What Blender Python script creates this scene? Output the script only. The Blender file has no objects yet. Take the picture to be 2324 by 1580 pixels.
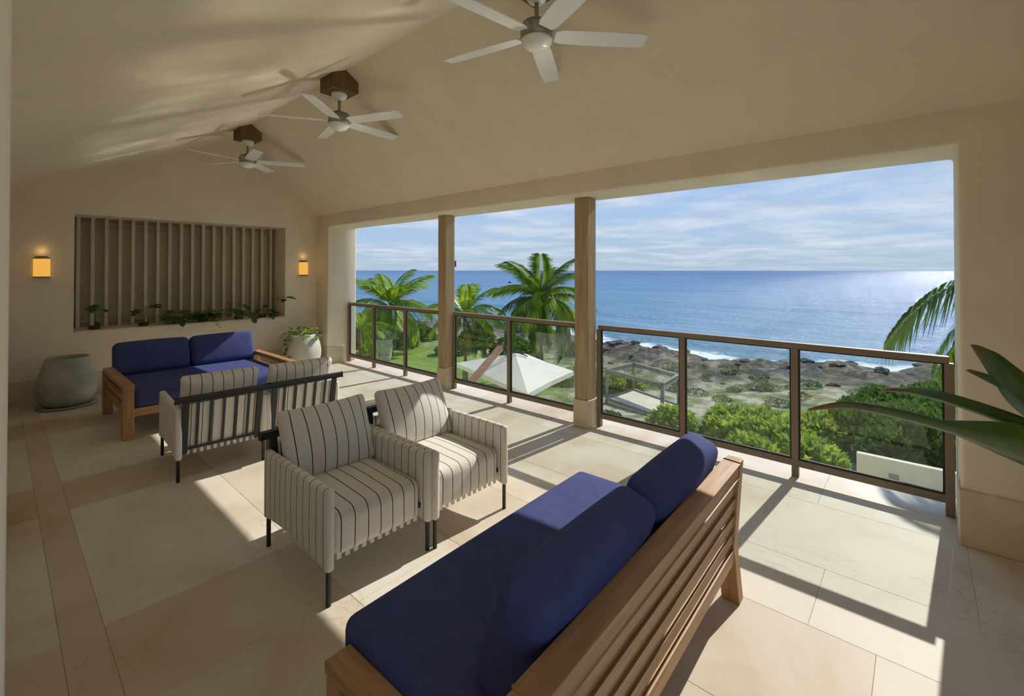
import bpy, bmesh, math, random
from mathutils import Vector, Matrix, noise
R = math.radians
S = bpy.context.scene
COL = S.collection
random.seed(7)

# ---------------------------------------------------------------- camera
# X runs out to the sea, Y along the terrace to the far wall, Z up; 2324x1580 frame, f = 1040 px
cam_d = bpy.data.cameras.new('camera')
cam_d.sensor_fit = 'HORIZONTAL'; cam_d.sensor_width = 36.0
cam_d.lens = 36.0 * 1040 / 2324
cam_d.shift_x = 0.0; cam_d.shift_y = -(790 - 602.6) / 2324
cam_d.clip_start = 0.02; cam_d.clip_end = 20000
cam = bpy.data.objects.new('camera', cam_d); COL.objects.link(cam)
cam.location = (0, 0, 1.65)
cam.rotation_euler = (R(90.6), 0, R(-48.366))
S.camera = cam

# ---------------------------------------------------------------- world, sun, exposure
def nd(nt, t, **k):
    n = nt.nodes.new(t)
    for a, b in k.items(): setattr(n, a, b)
    return n
def ramp(nt, stops, interp='LINEAR'):
    n = nt.nodes.new('ShaderNodeValToRGB'); cr = n.color_ramp; cr.interpolation = interp
    while len(cr.elements) > 1: cr.elements.remove(cr.elements[-1])
    for i, (p, c) in enumerate(stops):
        e = cr.elements[0] if i == 0 else cr.elements.new(p)
        e.position = p; e.color = (*c, 1) if len(c) == 3 else c
    return n

W = bpy.data.worlds.new('sky'); S.world = W; W.use_nodes = True
nt = W.node_tree; nt.nodes.clear(); L = nt.links.new
tc = nd(nt, 'ShaderNodeTexCoord'); sep = nd(nt, 'ShaderNodeSeparateXYZ'); L(tc.outputs['Generated'], sep.inputs[0])
grad = ramp(nt, [(0.0, (.42, .55, .68)), (.03, (.44, .58, .73)), (.12, (.40, .57, .84)), (.35, (.27, .46, .83)), (1.0, (.14, .31, .72))])
L(sep.outputs['Z'], grad.inputs[0])
zc = nd(nt, 'ShaderNodeMath', operation='MAXIMUM'); L(sep.outputs['Z'], zc.inputs[0]); zc.inputs[1].default_value = 0.0
za = nd(nt, 'ShaderNodeMath', operation='ADD'); L(zc.outputs[0], za.inputs[0]); za.inputs[1].default_value = .07
dx = nd(nt, 'ShaderNodeMath', operation='DIVIDE'); L(sep.outputs['X'], dx.inputs[0]); L(za.outputs[0], dx.inputs[1])
dy = nd(nt, 'ShaderNodeMath', operation='DIVIDE'); L(sep.outputs['Y'], dy.inputs[0]); L(za.outputs[0], dy.inputs[1])
cmb = nd(nt, 'ShaderNodeCombineXYZ'); L(dx.outputs[0], cmb.inputs[0]); L(dy.outputs[0], cmb.inputs[1])
n1 = nd(nt, 'ShaderNodeTexNoise'); n1.inputs['Scale'].default_value = .62; n1.inputs['Detail'].default_value = 9; n1.inputs['Roughness'].default_value = .58; n1.inputs['Distortion'].default_value = .35
L(cmb.outputs[0], n1.inputs['Vector'])
cl = ramp(nt, [(.40, (0, 0, 0)), (.52, (.55, .55, .55)), (.66, (1, 1, 1))]); L(n1.outputs['Fac'], cl.inputs[0])
n2 = nd(nt, 'ShaderNodeTexNoise'); n2.inputs['Scale'].default_value = 1.5; n2.inputs['Detail'].default_value = 6
L(cmb.outputs[0], n2.inputs['Vector'])
cc = ramp(nt, [(.35, (.50, .60, .72)), (.55, (.74, .80, .87)), (.75, (.86, .90, .94))]); L(n2.outputs['Fac'], cc.inputs[0])
hz = ramp(nt, [(0.0, (.35, .35, .35)), (.05, (.8, .8, .8)), (.5, (.75, .75, .75)), (1.0, (.5, .5, .5))]); L(sep.outputs['Z'], hz.inputs[0])
mm = nd(nt, 'ShaderNodeMath', operation='MULTIPLY'); L(cl.outputs[0], mm.inputs[0]); L(hz.outputs[0], mm.inputs[1])
mx = nd(nt, 'ShaderNodeMix', data_type='RGBA'); L(mm.outputs[0], mx.inputs['Factor']); L(grad.outputs[0], mx.inputs['A']); L(cc.outputs[0], mx.inputs['B'])
bg = nd(nt, 'ShaderNodeBackground'); bg.inputs['Strength'].default_value = 1.0
L(mx.outputs['Result'], bg.inputs['Color'])
wo = nd(nt, 'ShaderNodeOutputWorld'); L(bg.outputs[0], wo.inputs[0])

sun_d = bpy.data.lights.new('sun', 'SUN'); sun_d.energy = 5.0; sun_d.angle = R(.45); sun_d.color = (1.0, .955, .87)
sun = bpy.data.objects.new('sun', sun_d); COL.objects.link(sun)
SUN = Vector((math.cos(R(-4.0)), math.sin(R(-4.0)), .72)).normalized()
sun.rotation_euler = SUN.to_track_quat('Z', 'Y').to_euler(); sun.location = (30, -2, 25)

S.view_settings.view_transform = 'Standard'; S.view_settings.look = 'None'
S.view_settings.exposure = 0.0; S.view_settings.gamma = 1.0; S.view_settings.use_curve_mapping = False
S.cycles.max_bounces = 7; S.cycles.diffuse_bounces = 5; S.cycles.glossy_bounces = 3; S.cycles.use_adaptive_sampling = True; S.cycles.adaptive_threshold = .09; S.cycles.adaptive_min_samples = 16; S.cycles.transparent_max_bounces = 24
S.cycles.use_denoising = True; S.cycles.blur_glossy = 0.0; S.cycles.use_guiding = True; S.cycles.sample_clamp_indirect = 0.0

# ---------------------------------------------------------------- materials
def srgb(r, g, b):
    f = lambda c: (c / 255 / 12.92) if c / 255 <= .04045 else ((c / 255 + .055) / 1.055) ** 2.4
    return (f(r), f(g), f(b))
def base_mat(name):
    m = bpy.data.materials.new(name); m.use_nodes = True
    nt = m.node_tree; b = nt.nodes['Principled BSDF']
    return m, nt, b
def plain(name, col, rough=.6, var=.12, scale=6, bump=.0, bscale=60, metal=0, spec=.5, emit=None, estr=0):
    m, nt, b = base_mat(name); L = nt.links.new
    b.inputs['Roughness'].default_value = rough; b.inputs['Metallic'].default_value = metal
    b.inputs['Specular IOR Level'].default_value = spec
    tc = nd(nt, 'ShaderNodeTexCoord')
    n = nd(nt, 'ShaderNodeTexNoise'); n.inputs['Scale'].default_value = scale; n.inputs['Detail'].default_value = 4
    L(tc.outputs['Object'], n.inputs['Vector'])
    lo = tuple(c * (1 - var) for c in col); hi = tuple(min(1, c * (1 + var)) for c in col)
    rp = ramp(nt, [(.3, lo), (.7, hi)]); L(n.outputs['Fac'], rp.inputs[0]); L(rp.outputs[0], b.inputs['Base Color'])
    if bump:
        n2 = nd(nt, 'ShaderNodeTexNoise'); n2.inputs['Scale'].default_value = bscale; n2.inputs['Detail'].default_value = 3
        L(tc.outputs['Object'], n2.inputs['Vector'])
        bp = nd(nt, 'ShaderNodeBump'); bp.inputs['Strength'].default_value = bump; bp.inputs['Distance'].default_value = .01
        L(n2.outputs['Fac'], bp.inputs['Height']); L(bp.outputs[0], b.inputs['Normal'])
    if emit:
        b.inputs['Emission Color'].default_value = (*emit, 1); b.inputs['Emission Strength'].default_value = estr
    return m
def wood(name, dark, light, axis=0, rough=.5, sc=9):
    m, nt, b = base_mat(name); L = nt.links.new
    b.inputs['Roughness'].default_value = rough
    tc = nd(nt, 'ShaderNodeTexCoord'); oi = nd(nt, 'ShaderNodeObjectInfo')
    mp = nd(nt, 'ShaderNodeMapping'); s = [sc, sc, sc]; s[axis] = sc * .07
    mp.inputs['Scale'].default_value = s
    L(tc.outputs['Object'], mp.inputs['Vector'])
    ml = nd(nt, 'ShaderNodeMath', operation='MULTIPLY'); L(oi.outputs['Random'], ml.inputs[0]); ml.inputs[1].default_value = 37.0
    n = nd(nt, 'ShaderNodeTexNoise', noise_dimensions='4D'); n.inputs['Scale'].default_value = 4; n.inputs['Detail'].default_value = 8; n.inputs['Roughness'].default_value = .65; n.inputs['Distortion'].default_value = .6
    L(mp.outputs[0], n.inputs['Vector']); L(ml.outputs[0], n.inputs['W'])
    rp = ramp(nt, [(.3, dark), (.52, tuple((a + c) / 2 for a, c in zip(dark, light))), (.72, light)])
    L(n.outputs['Fac'], rp.inputs[0]); L(rp.outputs[0], b.inputs['Base Color'])
    bp = nd(nt, 'ShaderNodeBump'); bp.inputs['Strength'].default_value = .25; bp.inputs['Distance'].default_value = .004
    L(n.outputs['Fac'], bp.inputs['Height']); L(bp.outputs[0], b.inputs['Normal'])
    return m
def striped(name, axis, spacing=.075, width=.07, offset=0.0):
    m, nt, b = base_mat(name); L = nt.links.new
    b.inputs['Roughness'].default_value = .9; b.inputs['Specular IOR Level'].default_value = .2
    tc = nd(nt, 'ShaderNodeTexCoord'); sp = nd(nt, 'ShaderNodeSeparateXYZ'); L(tc.outputs['Object'], sp.inputs[0])
    wv = nd(nt, 'ShaderNodeTexNoise'); wv.inputs['Scale'].default_value = 4; L(tc.outputs['Object'], wv.inputs['Vector'])
    ws = nd(nt, 'ShaderNodeMath', operation='MULTIPLY_ADD'); L(wv.outputs['Fac'], ws.inputs[0]); ws.inputs[1].default_value = .012; L(sp.outputs['XYZ'[axis]], ws.inputs[2])
    dv = nd(nt, 'ShaderNodeMath', operation='DIVIDE'); L(ws.outputs[0], dv.inputs[0]); dv.inputs[1].default_value = spacing
    ad = nd(nt, 'ShaderNodeMath', operation='ADD'); L(dv.outputs[0], ad.inputs[0]); ad.inputs[1].default_value = offset + 20
    fr = nd(nt, 'ShaderNodeMath', operation='FRACT'); L(ad.outputs[0], fr.inputs[0])
    lt = nd(nt, 'ShaderNodeMath', operation='LESS_THAN'); L(fr.outputs[0], lt.inputs[0]); lt.inputs[1].default_value = width
    fn = nd(nt, 'ShaderNodeTexNoise'); fn.inputs['Scale'].default_value = 220; L(tc.outputs['Object'], fn.inputs['Vector'])
    rp = ramp(nt, [(.3, (.68, .645, .58)), (.7, (.82, .785, .72))]); L(fn.outputs['Fac'], rp.inputs[0])
    mx = nd(nt, 'ShaderNodeMix', data_type='RGBA'); L(lt.outputs[0], mx.inputs['Factor']); L(rp.outputs[0], mx.inputs['A']); mx.inputs['B'].default_value = (.035, .03, .028, 1)
    L(mx.outputs['Result'], b.inputs['Base Color'])
    bp = nd(nt, 'ShaderNodeBump'); bp.inputs['Strength'].default_value = .25; bp.inputs['Distance'].default_value = .003
    L(fn.outputs['Fac'], bp.inputs['Height']); L(bp.outputs[0], b.inputs['Normal'])
    return m
def marble(name):
    m, nt, b = base_mat(name); L = nt.links.new
    tc = nd(nt, 'ShaderNodeTexCoord'); oi = nd(nt, 'ShaderNodeObjectInfo')
    n = nd(nt, 'ShaderNodeTexNoise'); n.inputs['Scale'].default_value = 1.3; n.inputs['Detail'].default_value = 6; n.inputs['Distortion'].default_value = .8
    L(tc.outputs['Object'], n.inputs['Vector'])
    rp = ramp(nt, [(.30, srgb(204, 190, 168)), (.48, srgb(218, 210, 196)), (.70, srgb(226, 222, 213))]); L(n.outputs['Fac'], rp.inputs[0])
    # veins
    mp = nd(nt, 'ShaderNodeMapping'); mp.inputs['Scale'].default_value = (2.2, 1.0, 1); mp.inputs['Rotation'].default_value = (0, 0, .35); L(tc.outputs['Object'], mp.inputs['Vector'])
    v = nd(nt, 'ShaderNodeTexNoise'); v.inputs['Scale'].default_value = 1.7; v.inputs['Detail'].default_value = 6; v.inputs['Roughness'].default_value = .55; v.inputs['Distortion'].default_value = 1.4
    L(mp.outputs[0], v.inputs['Vector'])
    vr = ramp(nt, [(.483, (0, 0, 0)), (.50, (1, 1, 1)), (.517, (0, 0, 0))]); L(v.outputs['Fac'], vr.inputs[0])
    vm = nd(nt, 'ShaderNodeTexNoise'); vm.inputs['Scale'].default_value = 1.1; L(tc.outputs['Object'], vm.inputs['Vector'])
    vmr = ramp(nt, [(.5, (0, 0, 0)), (.70, (.45, .45, .45))]); L(vm.outputs['Fac'], vmr.inputs[0])
    vx = nd(nt, 'ShaderNodeMath', operation='MULTIPLY'); L(vr.outputs[0], vx.inputs[0]); L(vmr.outputs[0], vx.inputs[1])
    mx = nd(nt, 'ShaderNodeMix', data_type='RGBA'); L(vx.outputs[0], mx.inputs['Factor']); L(rp.outputs[0], mx.inputs['A']); mx.inputs['B'].default_value = (*srgb(158, 116, 66), 1)
    # per-slab tone
    tr = ramp(nt, [(0, (.86, .81, .74)), (.45, (.96, .94, .91)), (1, (1, 1, 1))]); L(oi.outputs['Random'], tr.inputs[0])
    mu = nd(nt, 'ShaderNodeMix', data_type='RGBA', blend_type='MULTIPLY'); mu.inputs['Factor'].default_value = 1; L(mx.outputs['Result'], mu.inputs['A']); L(tr.outputs[0], mu.inputs['B'])
    mu2 = nd(nt, 'ShaderNodeMix', data_type='RGBA', blend_type='MULTIPLY'); mu2.inputs['Factor'].default_value = 1; L(mu.outputs['Result'], mu2.inputs['A']); L(oi.outputs['Color'], mu2.inputs['B'])
    L(mu2.outputs['Result'], b.inputs['Base Color'])
    b.inputs['Roughness'].default_value = .5; b.inputs['Specular IOR Level'].default_value = .06
    return m
def leafmat(name, dark, light, trans=.35, scale=3):
    m, nt, b = base_mat(name); L = nt.links.new
    b.inputs['Roughness'].default_value = .45
    tc = nd(nt, 'ShaderNodeTexCoord'); n = nd(nt, 'ShaderNodeTexNoise'); n.inputs['Scale'].default_value = scale; n.inputs['Detail'].default_value = 3
    L(tc.outputs['Object'], n.inputs['Vector'])
    rp = ramp(nt, [(.3, dark), (.7, light)]); L(n.outputs['Fac'], rp.inputs[0]); L(rp.outputs[0], b.inputs['Base Color'])
    tl = nd(nt, 'ShaderNodeBsdfTranslucent'); L(rp.outputs[0], tl.inputs[0])
    ms = nd(nt, 'ShaderNodeMixShader'); ms.inputs[0].default_value = trans
    L(b.outputs[0], ms.inputs[1]); L(tl.outputs[0], ms.inputs[2]); L(ms.outputs[0], nt.nodes['Material Output'].inputs[0])
    return m
def glassmat(name, tint=(.93, .96, .94)):
    m = bpy.data.materials.new(name); m.use_nodes = True; nt = m.node_tree; nt.nodes.clear(); L = nt.links.new
    t = nd(nt, 'ShaderNodeBsdfTransparent'); t.inputs[0].default_value = (*tint, 1)
    g = nd(nt, 'ShaderNodeBsdfGlossy'); g.inputs['Roughness'].default_value = .01
    lw = nd(nt, 'ShaderNodeLayerWeight'); lw.inputs['Blend'].default_value = .5
    pw = nd(nt, 'ShaderNodeMath', operation='POWER'); L(lw.outputs['Facing'], pw.inputs[0]); pw.inputs[1].default_value = 5
    f = nd(nt, 'ShaderNodeMath', operation='MULTIPLY_ADD'); L(pw.outputs[0], f.inputs[0]); f.inputs[1].default_value = .80; f.inputs[2].default_value = .035
    ms = nd(nt, 'ShaderNodeMixShader'); L(f.outputs[0], ms.inputs[0]); L(t.outputs[0], ms.inputs[1]); L(g.outputs[0], ms.inputs[2])
    o = nd(nt, 'ShaderNodeOutputMaterial'); L(ms.outputs[0], o.inputs[0])
    return m

M = {}
M['plaster'] = plain('plaster', (.79, .69, .53), .85, .04, 2.5, .12, 35)
M['plinth'] = plain('stone_plinth', (.66, .56, .39), .6, .10, 5, .1, 40)
M['marble'] = marble('crema_marble')
M['grout'] = plain('grout', (.60, .54, .44), .9)
M['bronze'] = plain('bronze_metal', srgb(132, 116, 98), .5, .06, 8)
M['gasket'] = plain('rubber_gasket', (.03, .028, .025), .7)
M['glass'] = glassmat('pane_glass')
M['postwood'] = wood('weathered_post_wood', srgb(148, 124, 88), srgb(196, 174, 138), 2, .75, 7)
M['slatwood'] = wood('weathered_slat_wood', srgb(184, 168, 142), srgb(228, 214, 190), 2, .8, 8)
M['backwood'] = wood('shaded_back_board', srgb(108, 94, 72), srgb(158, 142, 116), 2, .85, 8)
M['teak'] = wood('teak', srgb(148, 108, 68), srgb(196, 156, 112), 0, .5, 8)
M['teak_v'] = wood('teak_upright', srgb(148, 108, 68), srgb(196, 156, 112), 2, .5, 8)
M['teak_d'] = wood('teak_depth', srgb(148, 108, 68), srgb(196, 156, 112), 1, .5, 8)
M['boxwood'] = wood('dark_fan_box_wood', srgb(86, 66, 40), srgb(128, 102, 66), 2, .7, 10)
M['blue'] = plain('navy_canvas', (.062, .076, .222), .9, .10, 14, .15, 300, spec=.2)
M['blackmetal'] = plain('dark_grey_metal', srgb(52, 54, 56), .5, .08, 10, metal=.3)
M['linen'] = plain('plain_linen', (.75, .71, .64), .9, .1, 30, spec=.2)
M['stripe_x'] = striped('striped_linen_across', 0)
M['stripe_y'] = striped('striped_linen_along', 1, .072)
M['whitepaint'] = plain('white_enamel', (.80, .80, .76), .35, .03)
M['nickel'] = plain('brushed_nickel', srgb(150, 148, 138), .4, .05, metal=.6)
M['fanwhite'] = plain('white_fan_glass', (.82, .81, .76), .3, .02)
M['greypot'] = plain('grey_glazed_clay', srgb(168, 168, 156), .5, .22, 5, .2, 25)
M['whitepot'] = plain('pale_glazed_clay', srgb(196, 192, 180), .55, .12, 5, .2, 30)
M['soil'] = plain('potting_soil', (.06, .045, .03), .95)
M['amber'] = plain('amber_lamp_glass', (.45, .26, .07), .5, .1, 10, emit=(1.0, .50, .085), estr=.78)
M['leaf_dark'] = leafmat('dark_green_leaf', srgb(30, 52, 26), srgb(66, 96, 48), .2)
M['leaf_mid'] = leafmat('mid_green_leaf', srgb(60, 92, 34), srgb(112, 146, 56), .35)
M['leaf_lime'] = leafmat('lime_green_leaf', srgb(112, 140, 44), srgb(176, 196, 84), .4)
M['palm'] = leafmat('palm_leaf', srgb(64, 96, 40), srgb(128, 152, 64), .4, 1.5)
M['palm_lime'] = leafmat('young_palm_leaf', srgb(104, 140, 30), srgb(172, 190, 56), .45, 1.5)
M['stem'] = plain('leaf_stem', srgb(120, 130, 66), .6)
M['trunk'] = plain('palm_trunk_bark', srgb(128, 112, 90), .9, .3, 9, .5, 12)
M['canvas'] = plain('cream_canvas', srgb(214, 208, 194), .85, .05, 3)
M['dkmetal'] = plain('black_hardware', (.03, .03, .032), .5)
M['redwood'] = wood('red_brown_timber', srgb(108, 76, 54), srgb(146, 110, 82), 0, .6, 5)
M['greywood'] = wood('grey_driftwood', srgb(104, 102, 94), srgb(160, 156, 144), 2, .85, 5)
M['sand'] = plain('pale_sand', srgb(206, 198, 176), .95, .10, 3)
M['rock'] = plain('dark_limestone', srgb(96, 92, 86), .95, .45, 1.6, .8, 6)
M['whitewall'] = plain('cream_render', srgb(222, 212, 188), .85, .04)

def interior_leaf():
    m, nt, b = base_mat('strelitzia_leaf'); L = nt.links.new
    b.inputs['Roughness'].default_value = .38
    tc = nd(nt, 'ShaderNodeTexCoord'); n = nd(nt, 'ShaderNodeTexNoise'); n.inputs['Scale'].default_value = 5; L(tc.outputs['Object'], n.inputs['Vector'])
    rp = ramp(nt, [(.3, srgb(52, 88, 18)), (.7, srgb(92, 132, 34))]); L(n.outputs['Fac'], rp.inputs[0])
    at = nd(nt, 'ShaderNodeAttribute', attribute_name='tip')
    tr = ramp(nt, [(.80, (0, 0, 0)), (.95, (1, 1, 1))]); L(at.outputs['Fac'], tr.inputs[0])
    mx = nd(nt, 'ShaderNodeMix', data_type='RGBA'); L(tr.outputs[0], mx.inputs['Factor']); L(rp.outputs[0], mx.inputs['A']); mx.inputs['B'].default_value = (*srgb(134, 84, 34), 1)
    L(mx.outputs['Result'], b.inputs['Base Color'])
    tl = nd(nt, 'ShaderNodeBsdfTranslucent'); L(mx.outputs['Result'], tl.inputs[0])
    ms = nd(nt, 'ShaderNodeMixShader'); ms.inputs[0].default_value = .3
    L(b.outputs[0], ms.inputs[1]); L(tl.outputs[0], ms.inputs[2]); L(ms.outputs[0], nt.nodes['Material Output'].inputs[0])
    return m
M['strelitzia'] = interior_leaf()

def sea_mat():
    m, nt, b = base_mat('sea_water'); L = nt.links.new
    tc = nd(nt, 'ShaderNodeTexCoord')
    sp = nd(nt, 'ShaderNodeSeparateXYZ'); L(tc.outputs['Object'], sp.inputs[0])
    rp = ramp(nt, [(0.0, srgb(94, 146, 156)), (.03, srgb(104, 144, 168)), (.2, srgb(98, 136, 170)), (1, srgb(72, 112, 156))])
    dv = nd(nt, 'ShaderNodeMath', operation='DIVIDE'); L(sp.outputs[0], dv.inputs[0]); dv.inputs[1].default_value = 900.0; L(dv.outputs[0], rp.inputs[0])
    # swell: wave-crest shading painted into the colour, darker and paler bands along the shore
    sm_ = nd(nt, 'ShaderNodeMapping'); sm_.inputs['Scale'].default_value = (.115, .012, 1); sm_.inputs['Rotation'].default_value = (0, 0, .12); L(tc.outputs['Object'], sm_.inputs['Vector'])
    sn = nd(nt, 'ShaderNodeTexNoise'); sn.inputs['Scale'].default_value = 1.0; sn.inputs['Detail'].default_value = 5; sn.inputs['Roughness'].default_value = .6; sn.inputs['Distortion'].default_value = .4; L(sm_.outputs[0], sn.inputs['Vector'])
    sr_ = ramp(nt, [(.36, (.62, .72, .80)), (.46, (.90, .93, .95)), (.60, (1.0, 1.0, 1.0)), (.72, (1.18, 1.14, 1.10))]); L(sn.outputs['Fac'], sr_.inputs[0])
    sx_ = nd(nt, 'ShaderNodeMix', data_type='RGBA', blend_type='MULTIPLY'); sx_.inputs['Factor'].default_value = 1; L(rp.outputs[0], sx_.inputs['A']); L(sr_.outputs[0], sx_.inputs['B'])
    # foam
    at = nd(nt, 'ShaderNodeAttribute', attribute_name='foam')
    fn = nd(nt, 'ShaderNodeTexNoise'); fn.inputs['Scale'].default_value = .9; fn.inputs['Detail'].default_value = 8; fn.inputs['Roughness'].default_value = .7; fn.inputs['Distortion'].default_value = .5
    L(tc.outputs['Object'], fn.inputs['Vector'])
    fa = nd(nt, 'ShaderNodeMath', operation='ADD'); L(at.outputs['Fac'], fa.inputs[0]); L(fn.outputs['Fac'], fa.inputs[1])
    fr = ramp(nt, [(.98, (0, 0, 0)), (1.0, (1, 1, 1))])
    f2 = nd(nt, 'ShaderNodeMath', operation='MULTIPLY_ADD'); L(fa.outputs[0], f2.inputs[0]); f2.inputs[1].default_value = 4.0; f2.inputs[2].default_value = -3.9; f2.use_clamp = True
    mx = nd(nt, 'ShaderNodeMix', data_type='RGBA'); L(f2.outputs[0], mx.inputs['Factor']); L(sx_.outputs['Result'], mx.inputs['A']); mx.inputs['B'].default_value = (.85, .88, .9, 1)
    df = nd(nt, 'ShaderNodeBsdfDiffuse'); L(mx.outputs['Result'], df.inputs['Color'])
    gl = nd(nt, 'ShaderNodeBsdfGlossy'); gl.inputs['Roughness'].default_value = .14
    lwt = nd(nt, 'ShaderNodeLayerWeight'); lwt.inputs['Blend'].default_value = .5
    pw = nd(nt, 'ShaderNodeMath', operation='POWER'); L(lwt.outputs['Facing'], pw.inputs[0]); pw.inputs[1].default_value = 4
    fk = nd(nt, 'ShaderNodeMath', operation='MULTIPLY_ADD'); L(pw.outputs[0], fk.inputs[0]); fk.inputs[1].default_value = .34; fk.inputs[2].default_value = .05
    inv = nd(nt, 'ShaderNodeMath', operation='SUBTRACT'); inv.inputs[0].default_value = 1; L(f2.outputs[0], inv.inputs[1])
    fm = nd(nt, 'ShaderNodeMath', operation='MULTIPLY'); L(fk.outputs[0], fm.inputs[0]); L(inv.outputs[0], fm.inputs[1])
    msh = nd(nt, 'ShaderNodeMixShader'); L(fm.outputs[0], msh.inputs[0]); L(df.outputs[0], msh.inputs[1]); L(gl.outputs[0], msh.inputs[2])
    L(msh.outputs[0], nt.nodes['Material Output'].inputs[0]); nt.nodes.remove(b)
    mp = nd(nt, 'ShaderNodeMapping'); mp.inputs['Scale'].default_value = (.5, .16, 1); mp.inputs['Rotation'].default_value = (0, 0, .1); L(tc.outputs['Object'], mp.inputs['Vector'])
    w1 = nd(nt, 'ShaderNodeTexNoise'); w1.inputs['Scale'].default_value = .55; w1.inputs['Detail'].default_value = 3; L(mp.outputs[0], w1.inputs['Vector'])
    w2 = nd(nt, 'ShaderNodeTexNoise'); w2.inputs['Scale'].default_value = 1.6; w2.inputs['Detail'].default_value = 6; w2.inputs['Roughness'].default_value = .65; L(tc.outputs['Object'], w2.inputs['Vector'])
    b1 = nd(nt, 'ShaderNodeBump'); b1.inputs['Strength'].default_value = 1; b1.inputs['Distance'].default_value = .7; L(w1.outputs['Fac'], b1.inputs['Height'])
    b2 = nd(nt, 'ShaderNodeBump'); b2.inputs['Strength'].default_value = 1; b2.inputs['Distance'].default_value = .3; L(w2.outputs['Fac'], b2.inputs['Height']); L(b1.outputs[0], b2.inputs['Normal'])
    L(b2.outputs[0], gl.inputs['Normal']); L(b2.outputs[0], df.inputs['Normal']); L(b2.outputs[0], lwt.inputs['Normal'])
    return m
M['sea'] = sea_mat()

def ground_mat():
    m, nt, b = base_mat('coastal_ground'); L = nt.links.new
    b.inputs['Roughness'].default_value = .95; b.inputs['Specular IOR Level'].default_value = .15
    tc = nd(nt, 'ShaderNodeTexCoord')
    n = nd(nt, 'ShaderNodeTexNoise'); n.inputs['Scale'].default_value = .9; n.inputs['Detail'].default_value = 9; n.inputs['Roughness'].default_value = .65; L(tc.outputs['Object'], n.inputs['Vector'])
    veg = ramp(nt, [(.36, srgb(82, 98, 58)), (.46, srgb(118, 126, 88)), (.53, srgb(146, 142, 118)), (.60, srgb(186, 180, 160)), (.70, srgb(120, 116, 104))]); L(n.outputs['Fac'], veg.inputs[0])
    n2 = nd(nt, 'ShaderNodeTexNoise'); n2.inputs['Scale'].default_value = 1.1; n2.inputs['Detail'].default_value = 9; n2.inputs['Roughness'].default_value = .72; L(tc.outputs['Object'], n2.inputs['Vector'])
    rk = ramp(nt, [(.34, srgb(38, 35, 34)), (.5, srgb(84, 78, 70)), (.66, srgb(150, 142, 128))]); L(n2.outputs['Fac'], rk.inputs[0])
    at = nd(nt, 'ShaderNodeAttribute', attribute_name='rocky')
    mx = nd(nt, 'ShaderNodeMix', data_type='RGBA'); L(at.outputs['Fac'], mx.inputs['Factor']); L(veg.outputs[0], mx.inputs['A']); L(rk.outputs[0], mx.inputs['B'])
    at2 = nd(nt, 'ShaderNodeAttribute', attribute_name='lawn')
    lw = ramp(nt, [(.3, srgb(88, 120, 44)), (.7, srgb(140, 164, 76))]); L(n2.outputs['Fac'], lw.inputs[0])
    m2 = nd(nt, 'ShaderNodeMix', data_type='RGBA'); L(at2.outputs['Fac'], m2.inputs['Factor']); L(mx.outputs['Result'], m2.inputs['A']); L(lw.outputs[0], m2.inputs['B'])
    L(m2.outputs['Result'], b.inputs['Base Color'])
    bp = nd(nt, 'ShaderNodeBump'); bp.inputs['Strength'].default_value = .8; bp.inputs['Distance'].default_value = .15; L(n2.outputs['Fac'], bp.inputs['Height']); L(bp.outputs[0], b.inputs['Normal'])
    return m
M['ground'] = ground_mat()

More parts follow.
